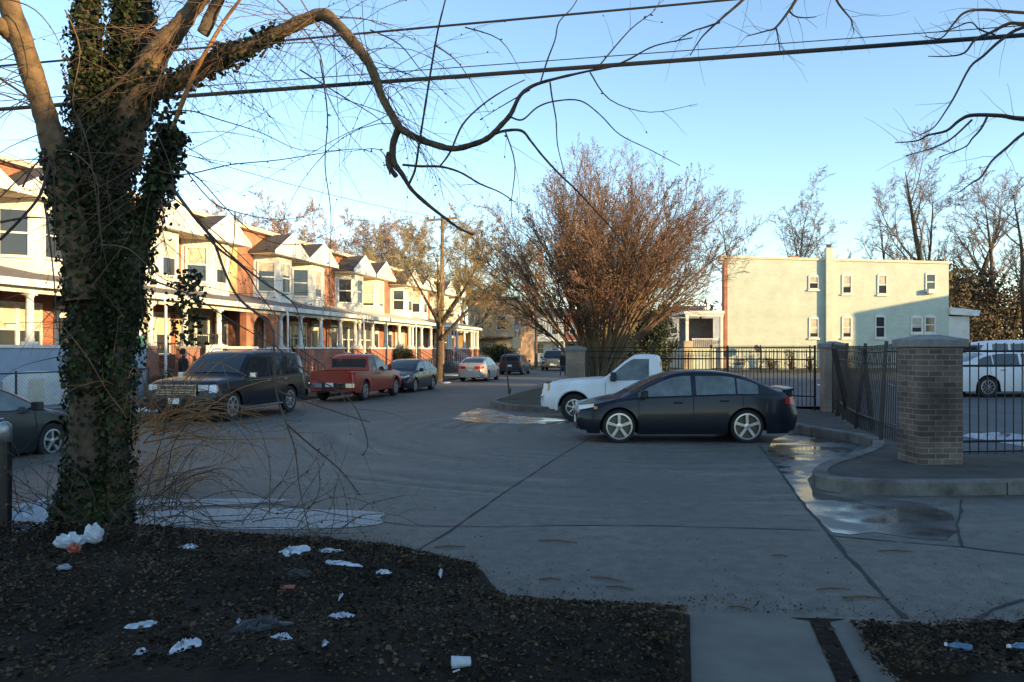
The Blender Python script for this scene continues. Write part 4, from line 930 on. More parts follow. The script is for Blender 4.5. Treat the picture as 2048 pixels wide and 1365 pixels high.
# cables overhead
def cable(a, b_, r_, sag, name, label, m='cable', ext=0):
    a, b_ = Vector(a), Vector(b_)
    if ext: d_ = b_ - a; a = a - d_*ext; b_ = b_ + d_*ext
    P = [a + (b_-a)*k/24 + Vector((0,0,-4*sag*(k/24)*(1-k/24))) for k in range(25)]
    o_ = MB().tube(P, r_, 6).build(name, M[m]); tag(o_, label, 'cable', 'overhead cables'); return o_
cable(at(-300, 233, 11.5), at(2500, 28, 9.0), .027, .06, 'overhead_cable', 'thick black bundled cable crossing the sky from left to right', ext=.9)
cable(at(-300, 222, 11.5), at(2500, 15, 9.0), .006, .02, 'overhead_cable', 'hair thin wire lashed along the top of the thick cable', ext=.9)
cable(at(-300, 148, 12.5), at(2500, -110, 10.5), .016, .1, 'overhead_cable', 'upper thin black cable leaving through the top of the picture', ext=.9)
cable(at(-300, -40, 9.5), at(86, 214, 14.0), .018, .0, 'overhead_cable', 'short cable slanting down behind the leaning bare limb')
cable((-4.35+.5, 49.5, 10.0), at(-200, 120, 20), .012, .5, 'overhead_cable', 'faint service wire from the pole crossarm over the row house roofs')
cable((-4.35-.8, 49.5, 9.9), (1.6, 77, 9.1), .012, .5, 'overhead_cable', 'faint wire between the two utility poles')
cable((-4.0, 49.5, 8.3), (2.5, 77, 8.0), .014, .6, 'overhead_cable', 'lower faint wire hanging between the two utility poles')
# chain-link fence before the blue porch base
f = empty('chain_link_fence', st(-9.0, 3.2, .13), SROT); tag(f, 'low chain link fence in front of the pale blue porch base', 'fence')
LF = 13.4; H_ = 1.15; b = MB()
n_ = int((LF)/.11)
for i in range(-10, n_):
    for sg in (1, -1):
        u0 = i*.11; u1 = u0 + H_; a0, a1 = max(0, u0), min(LF, u1)
        if a1 <= a0: continue
        z0_, z1_ = ((a0-u0), (a1-u0)) if sg > 0 else (H_-(a0-u0), H_-(a1-u0)); b.tube([(a0, 0, z0_), (a1, 0, z1_)], .003, 3, cap=False)
g = b.build('mesh', M['galvanised'], f)
MB().tube([(0,0,H_),(LF,0,H_)], .022, 6).build('top_rail', M['iron_rail'], f)
for i in range(6): MB().tube([(i*LF/5,0,-.1),(i*LF/5,0,H_+.06)], .03, 6).build('post', M['iron_rail'], f)
# things on the porches
o_ = MB().box(-.75,.75,-.02,.02,0,1.1).build('white_sheet', M['trim_white']); o_.location = st(10.2, 4.42, 1.0); o_.rotation_euler = (R(4), 0, SROT); tag(o_, 'large white sheet leaning upright on a porch behind the black off-roader', 'board')
o_ = empty('planter_box', st(5.9, 4.75, 2.04), SROT); tag(o_, 'green plastic box standing on the brick porch wall', 'box'); b = MB(); b.prism([(-.3,-.14),(.3,-.14),(.3,.14),(-.3,.14)], 0, .3); b.build('box', M['green_plastic'], o_, bevel=.02); MB().box(-.33,.33,-.17,.17,.302,.34).build('lid', M['green_plastic'], o_)
o_ = empty('letter_box', st(2.55, 6.85, 2.55), SROT); tag(o_, 'small white letter box beside the door of the nearest house', 'letter box'); MB().box(-.16,.16,-.1,0,0,.16).build('box', M['trim_white'], o_); MB().box(-.17,.17,-.13,0,.162,.19).build('lid', M['galvanised'], o_)

# ---------------------------------------------------------------- houses that close the street
def block(name, loc_, rz, w_, dp, h, label, wall, roof, wins, cat='house', grp=None, eave=.3, side_wall=None, gab=0, wins_side=()):
    e = empty(name, loc_, rz); tag(e, label, cat, grp)
    b = MB(); b.box(0, w_, 0, dp, -.3, h); b.build('wall', M[wall], e)
    b = MB()
    if gab: b.V = [(-eave,-eave,h+.003),(w_+eave,-eave,h+.003),(w_+eave,dp+eave,h+.003),(-eave,dp+eave,h+.003),(-eave,dp/2,h+gab),(w_+eave,dp/2,h+gab)]; b.F = [(0,3,2,1),(0,1,5,4),(2,3,4,5),(1,2,5),(3,0,4)]
    else: b.box(-eave, w_+eave, -eave, dp+eave, h+.003, h+.28)
    b.build('roof', M[roof], e)
    if side_wall: b = MB(); b.box(w_+.003, w_+.05, 0.01, dp-.01, -.2, h-.01); b.build('side_wall', M[side_wall], e)
    for (x0, x1, z0, z1, c_) in wins: window(e, lambda x, z, q: Vector((x, -q, z)), x0, x1, z0, z1, curtain=c_)
    for (x0, x1, z0, z1, c_) in wins_side: window(e, lambda x, z, q: Vector((-q, x, z)), x0, x1, z0, z1, curtain=c_)
    return e
W2 = lambda xs, c_=None, w_=.9: [(x, x+w_, 1.2, 2.8, c_) for x in xs] + [(x, x+w_, 4.2, 5.7, c_) for x in xs]
e = block('corner_house', (-4.6, 86, .1), R(4), 4.9, 9, 7.2, 'brown corner house with dark flat roof beyond the end of the terrace', 'siding_tan', 'shingle_dark', [(3.0,3.9,4.0,5.4,None),(.6,1.5,4.0,5.4,.5)], eave=.35, side_wall='weathered_wood')
b = MB(); b.V = [(4.951,0,-.2),(7.2,2.2,-.2),(7.2,9,-.2),(4.951,9,-.2),(4.951,0,7.15),(7.2,2.2,7.15),(7.2,9,7.15),(4.951,9,7.15)]; b.F = [(4,5,6,7),(0,1,5,4),(1,2,6,5),(2,3,7,6),(3,0,4,7)]; b.build('street_wall', M['weathered_wood'], e)
b = MB(); b.box(-.2, 4.6, -1.8, -.01, 3.0, 3.2); b.build('porch_roof', M['brick_brown'], e)
for i, (wl, lb) in enumerate([('siding_white','white sided'), ('brick_red','red brick'), ('siding_cream','cream sided'), ('brick_orange','orange brick'), ('siding_grey','grey sided'), ('siding_white', 'pale sided')]):
    x_ = 3.2 + i*4.6
    e = block('far_house', (x_, 118 - i*1.5, .2), R(-18), 4.55, 9, 6.6, lb + ' narrow house closing the far end of the street' + (', rightmost' if i == 5 else ''), wl, 'shingle_dark', [(.6,1.5,1.2,2.6,None),(2.8,3.7,1.2,2.6,.5),(.6,1.5,4,5.4,.5),(2.8,3.7,4,5.4,None)], grp='houses closing the far end of the street', gab=1.4 if i % 2 == 0 else 0)
    b = MB(); b.box(0, 4.5, -1.8, -.01, 2.9, 3.05)
    for px_ in (.15, 4.3): b.box(px_, px_+.15, -1.75, -1.6, 0, 2.9)
    b.build('porch', M['trim_white'], e)
e = block('back_house', (31, 66, .5), R(-4), 9, 6, 4.6, 'low shaded house with lit window frame hidden in the thicket at the right edge', 'siding_yellow', 'shingle_dark', [(1.0,2.1,1.2,2.9,None),(4.0,5.3,1.2,2.9,None)], gab=1.5)
# ---- unseen houses added across the lot, heights and gaps set to shape the shade
gc = 'unseen shade casters added east of the parking lot'
def caster(x, y0, y1, h, i, gab=0, dp=9):
    n_ = max(1, int((y1-y0)/3)); W_ = y1 - y0
    ws = [(1+k*3, 1.9+k*3, z, z+1.5, .4) for k in range(n_) if 2+k*3 < W_ for z in (1.2, 4.2, 7.2) if z + 1.8 < h]
    return block('shade_caster', (x, y1, .1), R(-90), W_, dp, h, 'unseen brick house added east of the lot to cast shade, number %s from the south' % ['one','two','three','four','five','six','seven','eight'][i], 'brick_red', 'shingle_dark', ws, grp=gc, gab=gab, eave=.02)
TN = math.tan(se)
caster(34, -34, -21, 9.9, 0); caster(34, -20.9, -13.5, 11.0, 1); caster(34, -13.4, -11.5, 7.3, 6); caster(34, -11.4, -9, 9.7, 7); caster(34, -8.9, .4, 10.7, 2); caster(34, 2.6, 9.5, 9.5, 3); caster(34, 9.6, 17.5, 7.6, 4)
caster(38.5, 40.1, 47.5, 6.97, 5)
# ---------------------------------------------------------------- trees
def perp(d, r):
    v = Vector((r.uniform(-1,1), r.uniform(-1,1), r.uniform(-1,1))); v = v - d * v.dot(d)
    return v.normalized() if v.length > 1e-4 else d.orthogonal().normalized()
def grow(mbs, bud, p, d, L, r_, lv, P, rg):
    seg = P['seg'][lv]; pts = [p.copy()]; rad = [r_]; wig = P['wig'][lv]; up = P['up'][lv]; d = d.copy()
    out_ = Vector((d.x, d.y, 0)) * P.get('out', 0) if lv == 0 else Vector((0,0,0))
    for i in range(seg):
        d = (d + out_ + perp(d, rg) * rg.uniform(0, wig) + Vector((0,0,up))).normalized(); p = p + d * (L/seg); pts.append(p.copy()); rad.append(max(P.get('rmin', .004), r_ * (1 - (1-P['tap'][lv])*(i+1)/seg)))
    mb = mbs[min(lv, len(mbs)-1)]
    mb.tube(pts, rad, P['sides'][lv], cap=False)
    if lv + 1 < len(P['seg']):
        n_ = P['n'][lv]
        for k in range(n_):
            t = P['t0'][lv] + (1 - P['t0'][lv]) * (k + rg.random()) / n_
            f_ = t * seg; i = min(seg-1, int(f_)); q = pts[i].lerp(pts[i+1], f_-i); dd = (pts[i+1]-pts[i]).normalized()
            a = R(P['ang'][lv] * rg.uniform(.6, 1.3)); nd = dd * math.cos(a) + perp(dd, rg) * math.sin(a)
            grow(mbs, bud, q, nd, L * P['len'][lv] * rg.uniform(.6, 1.15) * (1.15 - .55*t), max(P.get('rmin', .004), rad[i] * P['rr'][lv]), lv+1, P, rg)
    elif bud is not None:
        for k in range(P['buds']):
            t = rg.uniform(.25, 1); f_ = t*seg; i = min(seg-1, int(f_)); q = pts[i].lerp(pts[i+1], f_-i); s_ = P['bs'] * rg.uniform(.6, 1.4)
            a = perp(d, rg)*s_; c = (perp(d, rg) + d)*s_*.7; bud.face([q - a*.5, q + c*.5 - a*.2, q + a*.6 + c*.2, q + a*.3 - c*.5])
def tree(name, label, loc_, P, seed, stems, grp=None, mats=('bark_grey','twig_brown'), budm=None, cat='tree', split=1):
    rg = random.Random(seed); e = empty(name, loc_); tag(e, label, cat, grp)
    ms = [MB() for _ in P['seg']]; bd = MB() if budm else None
    for (off, d, L, r_) in stems(rg): grow(ms, bd, Vector(off), Vector(d).normalized(), L, r_, 0, P, rg)
    A, B = MB(), MB()
    for i, m in enumerate(ms):
        T = A if i < split else B; n_ = len(T.V); T.V += m.V; T.F += [tuple(v + n_ for v in f_) for f_ in m.F]
    A.build('trunk', M[mats[0]], e, smooth=True); c_ = B.build('crown', M[mats[1]], e)
    if bd and bd.F: bd.build('buds', M[budm], c_)
    return e
# the vase shaped tree in the middle
VP = dict(seg=[7,5,4,3], wig=[.13,.24,.3,.4], up=[.0,.05,.05,.03], out=.16, tap=[.28,.3,.4,.5], n=[12,9,7], t0=[.34,.15,.12], ang=[24,32,40], len=[.46,.46,.45], rr=[.55,.55,.6], sides=[5,4,3,3], buds=5, bs=.034, rmin=.004)
def vstems(rg):
    out = []
    for k in range(46):
        a = rg.uniform(0, 6.283); tilt = R(2 + 33 * (k/45)**.8); L = 8.3 - 1.4*(tilt/.55)**2 + rg.uniform(-.9,.5)
        if math.cos(a) > .3: L *= (1.06 if tilt > .5 else 1.0)
        out.append(((.28*math.cos(a)*rg.random(), .28*math.sin(a)*rg.random(), 0), (math.sin(tilt)*math.cos(a), math.sin(tilt)*math.sin(a), math.cos(tilt)), L, rg.uniform(.05,.10)))
    return out
tree('many_stemmed_tree', 'large vase shaped tree of many stems with reddish buds behind the buff pillar', (3.5, 33.2, .15), VP, 5, vstems, mats=('bark_stem','twig_brown'), budm='bud_vase', split=1)
# tall bare trees
TP = dict(seg=[8,6,4,3,2], wig=[.16,.28,.35,.4,.45], up=[.05,.06,.05,.03,.0], tap=[.06,.15,.3,.4,.5], n=[10,8,6,5], t0=[.36,.3,.2,.2], ang=[36,40,42,45], len=[.42,.48,.5,.5], rr=[.5,.55,.55,.6], sides=[7,5,4,3,3], buds=0, bs=.05, rmin=.010)
def ts(H, r0=.26, lean=(0,0), fork=1):
    def f_(rg):
        return [((rg.uniform(-.2,.2)*(fork > 1), 0, 0), (lean[0] + (k-(fork-1)/2)*.55, lean[1] + rg.uniform(-.1,.1), 1), H*rg.uniform(.85,1), r0) for k in range(fork)]
    return f_
gt = 'bare trees behind the pale green building'
def on(px, Y): return ((px-1024)/F*Y, Y, .4)
tree('bare_tree', 'bare forked tree with two limbs rising left of the chimney behind the building roof', on(1512, 72), TP, 21, ts(14.5, .27, (-.12,0), 2), gt, ('bark','bark_grey'))
tree('bare_tree', 'tall bare tree with a rounded tuft of fine branches, just left of the chimney', on(1588, 70), TP, 22, ts(16.5, .30, (.02,0), 1), gt, ('bark','bark_grey'))
tree('bare_tree', 'small thin bare tree standing just right of the chimney', on(1692, 75), TP, 23, ts(12.5, .18, (-.03,0), 1), gt, ('bark','bark_grey'))
tree('bare_tree', 'bare tree leaning left above the right part of the building roof', on(1830, 66), TP, 24, ts(14.8, .28, (-.13,0), 2), gt, ('bark','bark_grey'))
tree('bare_tree', 'tallest twisted dark tree at the right corner of the pale green building', on(1912, 60), TP, 25, ts(16.0, .44, (.03,0), 2), gt, ('bark','bark_grey'))
tree('bare_tree', 'bare tree bending near the right edge above the thicket', on(2000, 62), TP, 26, ts(15, .34, (.0,0), 2), gt, ('bark','bark_grey'))
tree('bare_tree', 'bare tree cut by the right edge of the picture above the thicket', on(2075, 58), TP, 27, ts(13, .34, (-.1,0), 2), gt, ('bark','bark_grey'))
gl = 'bare trees behind the row houses'
OP = dict(TP, n=[12,10,8,6], ang=[42,44,44,45], t0=[.22,.15,.15,.1], up=[.03,.03,.03,.01,0], buds=1, bs=.055, rmin=.011)
for i, (px, Y, H, fk, mt_, bm_, lb) in enumerate([(470, 60, 11.5, 2, 'twig_pink', 'bud_pink', 'pale bare crown just right of the ivy tree over the roofs'), (690, 80, 14, 3, 'twig_pink', 'bud_pink', 'pinkish bare tree over the roof behind the red pickup'), (530, 62, 12.5, 2, 'twig_pink', 'bud_pink', 'pinkish bare tree over the roofs with yellow siding strip below it'), (620, 66, 11.5, 2, 'twig_pink', 'bud_pink', 'low pinkish bare crown rising over the roofs left of the round olive trees'),
        (745, 84, 16, 3, 'twig_olive', 'bud_pink', 'broad rounded bare tree left of the utility pole top'), (835, 92, 17, 3, 'twig_olive', 'bud_olive', 'golden lit bare tree just behind the utility pole'),
        (915, 80, 14.5, 3, 'twig_olive', 'bud_olive', 'olive bare tree right of the utility pole over the end house'), (975, 98, 16.5, 3, 'twig_olive', 'bud_olive', 'golden brown bare tree above the brown corner house'), (1045, 125, 15, 3, 'twig_olive', 'bud_olive', 'distant brown tree seen past the left side of the many stemmed tree')]):
    tree('bare_tree', lb, on(px, Y), OP, 40+i, ts(H, .22, (0,0), fk), gl, ('bark_grey', mt_), budm=bm_)
SP = dict(TP, seg=[6,6,5,4,3], n=[8,8,6,5], up=[.0,.04,.0,-.08,-.1], t0=[.35,.2,.15,.1], ang=[40,40,45,45], len=[.5,.5,.5,.55], rmin=.008, buds=1, bs=.05)
tree('street_tree', 'leaning street tree with drooping golden twigs at the kerb in front of the utility pole', (-4.15, 45.2, .1), SP, 61, lambda rg: [((0,0,0),(.06,0,1),7.4,.24), ((.16,0,2.4),(.75,.1,.8),4.6,.13), ((.18,0,3.2),(.45,-.1,1),5.6,.13), ((.14,0,3.0),(-.5,.1,1),5.2,.12)], None, ('bark','twig_olive'), budm='bud_olive')
# leafy masses
def leafmass(name, label, loc_, dims, n_, sz, mt_, seed, cat='bush', grp=None, kind=None, stem='twig_dark', shell=.45):
    rg = random.Random(seed); e = empty(name, loc_); tag(e, label, cat, grp, kind)
    cl = [(rg.uniform(-.7,.7)*dims[0], rg.uniform(-.7,.7)*dims[1], rg.uniform(.15,.85)*dims[2], rg.uniform(.25,.5)) for _ in range(14)]
    b = MB(); s_ = MB()
    for c in cl:
        s_.tube([(c[0]*.15, c[1]*.15, 0), (c[0]*.6, c[1]*.6, c[2]*.6), (c[0], c[1], c[2])], [.05,.03,.01], 4, cap=False)
    for k in range(n_):
        c = cl[rg.randrange(len(cl))]; v = Vector((rg.gauss(0,1), rg.gauss(0,1), rg.gauss(0,1))).normalized() * (rg.random()**shell)
        p = Vector((c[0] + v.x*c[3]*dims[0], c[1] + v.y*c[3]*dims[1], max(.02, c[2] + v.z*c[3]*dims[2]*.7)))
        a = Vector((rg.gauss(0,1), rg.gauss(0,1), rg.gauss(0,1))).normalized(); d = perp(a, rg); q = sz*rg.uniform(.5,1.4)
        b.face([p - a*q, p + d*q*.45, p + a*q, p - d*q*.45])
    s_.build('stems', M[stem], e); b.build('foliage', M[mt_], e); return e
leafmass('thicket', 'dark brown tangled thicket behind the parking lot at the right edge', (27.5+7, 60, .4), (9, 4, 8.0), 30000, .15, 'thicket', 71, 'thicket', kind=None)
leafmass('evergreen_bush', 'dark evergreen bush between the many stemmed tree and the building porch', (7.0, 46, .4), (2.1, 2.2, 4.2), 16000, .10, 'evergreen', 72)
leafmass('evergreen_bush', 'low dark shrub behind the wire fence below the many stemmed tree', (6.2, 43, .3), (2.6, 1.5, 2.4), 9000, .08, 'evergreen', 73)
leafmass('porch_bush', 'rounded green bush beside the steps behind the navy sedan', st(31.5, 3.9, .12), (1.3, .9, 1.9), 7000, .05, 'bush_green', 74)
leafmass('porch_bush', 'reddish low bush under the white handrail right of the leaning street tree', st(47, 3.6, .12), (1.5, .7, 1.1), 4000, .05, 'thicket', 75)
leafmass('hedge', 'dark hedge below the wall of the brown corner house', (-1.2, 82, .1), (2.6, 1.2, 2.4), 7000, .09, 'evergreen', 76)
leafmass('porch_bush', 'bare brown shrub in front of the porch left of the black off-roader', st(6.4, 3.8, .12), (1.1, .6, 1.2), 3500, .03, 'thicket', 77)
for i, (x_, h_) in enumerate([(17.1, 1.3), (18.2, .9), (15.9, .8)]):
    leafmass('wall_shrub', ['tall spindly', 'middle sized', 'low'][i] + ' weedy shrub against the lit green wall', (x_, 48.9, .66), (.5, .3, h_), 350, .05, 'thicket', 80+i, grp='shrubs along the green wall')
# far wood closing the horizon
rg = random.Random(9); fw = MB()
for k in range(26000):
    x = rg.uniform(-190, 230); hh = 9 + 4*math.sin(x*.07) + 2.5*math.sin(x*.31+1); z = hh * rg.random()**.8; y = 165 + rg.uniform(-12, 12) + abs(x)*.15
    a = Vector((rg.gauss(0,.5), rg.gauss(0,.5), rg.gauss(0,1))).normalized(); d = perp(a, rg); q = rg.uniform(.3,.9); p = Vector((x, y, z)); fw.face([p-a*q, p+d*q*.3, p+a*q, p-d*q*.3])
tag(fw.build('far_wood', M['thicket']), 'far bare wood closing the horizon behind the houses', 'wood', kind='stuff')

# ---------------------------------------------------------------- foreground ivy tree, limb by limb
ft = empty('ivy_tree', (at(190, 1075, 8.4).x, 8.4, .12)); tag(ft, 'big ivy covered tree with bare golden limbs arching over the street', 'tree')
OFF = Vector(ft.location)
def pl(P): return [at(x, y, Y) - OFF for x, y, Y, r_ in P], [r_ / F * Y for x, y, Y, r_ in P]
def smooth3(pts, rad, n_=4):
    out, rr_ = [], []
    for i in range(len(pts)-1):
        p0, p1, p2, p3 = pts[max(0,i-1)], pts[i], pts[i+1], pts[min(len(pts)-1, i+2)]
        for k in range(n_):
            t = k/n_; out.append(.5*((2*p1) + (p2-p0)*t + (2*p0-5*p1+4*p2-p3)*t*t + (3*p1-p0-3*p2+p3)*t**3)); rr_.append(rad[i] + (rad[i+1]-rad[i])*t)
    out.append(pts[-1]); rr_.append(rad[-1]); return out, rr_
def limb(P, mt_='bark_light', name='limb', sides=12, knob=.09, parent=ft):
    if P[0][0] in (797,788,805,818,985): P = [(x, y, Y, q*.82) for x, y, Y, q in P]
    pts, rad = pl(P); pts, rad = smooth3(pts, rad, 5); b = MB(); rg2 = random.Random(len(P)*7 + int(P[0][0]))
    b.tube(pts, [q*(1+rg2.uniform(-knob, knob)) for q in rad], sides); o_ = b.build(name, M[mt_], parent, smooth=True); return pts, rad
TR = [(180,1130,8.4,92),(180,1060,8.4,68),(184,980,8.4,54),(188,880,8.4,50),(190,780,8.4,50),(192,680,8.4,49),(194,580,8.4,49),(198,480,8.4,48),(204,380,8.4,50),(218,290,8.4,50),(240,200,8.4,44),(262,100,8.45,36),(268,0,8.5,30),(272,-160,8.6,24)]
TR = [(x, y, Y, q*.91) for x, y, Y, q in TR]
t1 = limb(TR, 'bark', 'trunk', 18, .05)
L2 = limb([(190,420,8.3,30),(182,330,8.25,26),(172,250,8.2,21),(170,150,8.15,19),(176,40,8.1,19),(182,-150,8.0,15)], 'bark', 'limb')
L3 = limb([(165,600,8.15,28),(150,480,8.1,28),(128,390,8.0,26),(112,310,7.95,23),(95,245,7.9,22),(68,160,7.8,21),(42,80,7.7,21),(15,0,7.6,21),(-30,-150,7.5,19)])
limb([(30,75,7.7,18),(5,55,7.6,16),(-40,30,7.4,14)])
L4 = limb([(225,1090,8.3,32),(232,1000,8.3,22),(236,880,8.25,20),(240,760,8.2,20),(256,650,8.2,19),(266,560,8.2,18),(280,470,8.2,16),(305,390,8.15,14),(332,310,8.1,12),(352,262,8.1,8)], 'bark', 'limb')
L5 = limb([(235,330,8.4,40),(262,240,8.3,32),(292,150,8.25,27),(322,95,8.2,24),(352,62,8.15,19),(385,18,8.1,16),(420,-30,8.0,14),(480,-160,7.8,10)])
BB = [(x, y, Y, q*.76) for x, y, Y, q in [(235,250,8.4,30),(290,195,8.3,26),(370,155,8.15,23),(440,118,8.05,24),(470,108,8.0,21),(540,75,7.9,19),(600,45,7.8,17),(640,30,7.75,17),(664,40,7.7,16),(700,78,7.6,14),(735,122,7.55,13),(752,160,7.5,12),(762,190,7.5,10.5),(782,228,7.45,10),(797,255,7.4,11)]]
B1 = limb(BB)
B2 = limb([(797,255,7.4,9.5),(830,275,7.35,8.6),(870,290,7.3,8),(908,298,7.25,7.5),(950,288,7.2,7),(978,275,7.2,7),(1003,250,7.15,6.5),(1022,228,7.1,6),(1040,192,7.1,5),(1066,172,7.1,4.5),(1110,158,7.1,3.6),(1175,143,7.1,2.8),(1225,133,7.1,2.6),(1260,118,7.1,2.2),(1310,92,7.1,1.8),(1385,76,7.1,1.2)], 'bark', sides=9)
B3 = limb([(797,258,7.4,9),(786,290,7.45,8.5),(788,325,7.45,8),(805,350,7.45,6),(822,378,7.5,5),(850,405,7.5,4.5),(888,435,7.55,3.8),(920,458,7.6,3),(947,470,7.6,2)], 'bark', sides=8)
limb([(788,318,7.45,5),(778,308,7.45,7),(778,332,7.45,7),(793,354,7.45,6)], 'bark', sides=8)
limb([(805,330,7.45,3),(840,333,7.45,3.2),(882,334,7.45,3),(920,345,7.5,2.6),(960,368,7.5,2.2),(1000,385,7.55,1.7),(1030,405,7.6,1.2)], 'bark', sides=6)
limb([(818,368,7.45,3.5),(830,340,7.4,3),(838,290,7.3,3),(850,215,7.2,2.7),(862,140,7.1,2.5),(876,60,7.0,2.2),(893,-10,6.9,2),(905,-80,6.9,1.5)], 'bark', sides=6)
limb([(985,270,7.2,3.5),(1010,262,7.15,3.5),(1043,262,7.1,3.6),(1062,283,7.1,3),(1085,312,7.1,2.8),(1120,350,7.1,2.6),(1150,378,7.1,2.3),(1180,410,7.1,2),(1230,465,7.1,1.5),(1255,500,7.1,1)], 'bark', sides=6)
limb([(878,335,7.4,1.8),(900,305,7.3,2.2),(925,250,7.2,2),(965,210,7.1,1.8),(1010,180,7.0,1.4),(1050,160,6.9,1)], 'twig_brown', sides=5)
limb([(1022,235,7.1,2),(1045,240,7.1,1.8),(1075,215,7.1,1.8),(1110,203,7.1,1.7),(1160,202,7.1,1.5),(1200,230,7.1,1.3),(1240,270,7.1,1.1),(1300,300,7.1,.9),(1360,332,7.1,.7)], 'twig_dark', sides=5)
limb([(1080,168,7.1,1.6),(1095,120,7.1,1.6),(1110,80,7.1,1.4),(1118,45,7.05,1.2),(1145,15,7.0,1),(1165,-20,7,1)], 'twig_dark', sides=5)
limb([(1100,165,7.1,2.0),(1104,195,7.1,1.7),(1112,240,7.05,1.4),(1115,290,7.0,1.1),(1128,350,7.0,.8),(1126,395,7.0,.4)], 'twig_dark', sides=5)
limb([(405,68,7.9,13),(412,55,7.9,13),(425,25,7.9,12),(445,-20,7.8,12),(470,-100,7.7,12)], 'bark', sides=10)
limb([(340,270,8.0,5),(385,155,7.9,4.5),(420,90,7.8,4),(450,40,7.8,3.5),(480,0,7.7,3),(520,-60,7.6,2)], 'twig_orange', sides=6)
# long whips hanging and arching from the limbs
tw = MB(); bu = MB(); tw2 = MB(); rg = random.Random(17)
def whip(P, r0=1.6, mb=tw, bud=.35, side=5, r1=.5):
    pts, rad = pl([(x, y, Y, r0 + (r1-r0)*i/(len(P)-1)) for i, (x, y, Y) in enumerate(P)]); pts, rad = smooth3(pts, rad, 4); mb.tube(pts, rad, 4, cap=False); L_ = len(pts)
    for i in range(1, L_):
        if rg.random() < bud:
            s_ = rg.uniform(.006, .016); p = pts[i]; d = perp(Vector((0,0,1)), rg); a = perp(d, rg); bu.tube([p, p + (d+a)*s_*.9, p + (d+a)*s_*1.6], [s_*.35, s_*.6, s_*.1], 4, cap=False)
        if rg.random() < side*.05:
            d = (pts[i]-pts[i-1]).normalized(); nd = (d + perp(d, rg)*rg.uniform(.6, 1.4)).normalized(); q = pts[i].copy(); Q = [q]; l_ = rg.uniform(.12,.5)
            for k in range(4): nd = (nd + Vector((0,0,rg.uniform(-.22,.12))) + perp(nd, rg)*.12).normalized(); q = q + nd*l_/4; Q.append(q)
            mb.tube(Q, [.0026,.0022,.0018,.0014,.001], 3, cap=False)
            if rg.random() < .5: bu.tube([Q[-1], Q[-1] + nd*.012, Q[-1] + nd*.022], [.003,.007,.001], 4, cap=False)
for P in [[(325,225,8),(380,222,7.9),(440,240,7.8),(520,265,7.7),(600,300,7.6),(690,300,7.5)], [(352,330,8),(400,360,7.8),(450,415,7.6),(520,475,7.5),(590,490,7.4),(650,470,7.3),(700,440,7.3)],
          [(360,325,8),(420,400,7.8),(475,425,7.7),(560,440,7.6),(640,425,7.5)], [(470,425,7.6),(468,480,7.6),(455,560,7.5)], [(545,-10,7.5),(600,50,7.4),(640,110,7.3),(655,190,7.3),(700,270,7.3),(770,345,7.3)],
          [(590,-20,7.4),(640,60,7.3),(700,130,7.3),(790,235,7.3)], [(600,140,7.6),(680,190,7.5),(760,240,7.4),(800,290,7.3)], [(340,390,8),(400,440,7.7),(480,510,7.5),(560,590,7.4),(620,610,7.3)],
          [(280,330,8),(360,350,7.9),(460,330,7.7),(560,320,7.6),(690,300,7.5),(740,303,7.4),(772,330,7.4)], [(0,320,7.6),(60,350,7.6),(150,420,7.6),(200,430,7.5)], [(0,395,7.5),(70,330,7.5),(130,300,7.6),(190,350,7.5),(200,460,7.5),(215,540,7.5)],
          [(205,490,7.6),(260,500,7.5),(330,560,7.4),(420,575,7.3),(520,600,7.2)], [(130,20,7.7),(160,100,7.7),(145,200,7.6),(165,260,7.6)], [(270,80,7.9),(330,20,7.8),(360,-40,7.7)], [(0,-5,7.4),(70,20,7.4),(120,90,7.4),(130,180,7.4)],
          [(740,60,7.2),(800,90,7.2),(850,150,7.1),(930,220,7.1)], [(930,55,7.0),(1000,80,7.0),(1040,140,7.0)], [(868,90,7),(920,130,7),(980,230,7.1)], [(1180,145,7.1),(1220,200,7.1),(1300,225,7.1),(1395,208,7.1)],
          [(1200,130,7.1),(1260,60,7.1),(1310,20,7.0),(1325,-20,7)], [(1060,180,7.1),(1000,215,7.1),(960,240,7.1)], [(1010,262,7.1),(1030,330,7.1),(1022,420,7.1),(1036,490,7.1)], [(640,120,7.5),(655,230,7.4),(650,330,7.4),(662,430,7.4),(658,560,7.3),(663,690,7.3)], [(780,350,7.4),(760,300,7.4),(690,305,7.4)],
          [(155,230,7.7),(178,300,7.6),(196,420,7.55),(203,500,7.5),(195,530,7.5)], [(330,130,7.9),(300,220,7.8),(340,330,7.6),(350,420,7.6)]]: whip(P, 1.6, r1=.35)
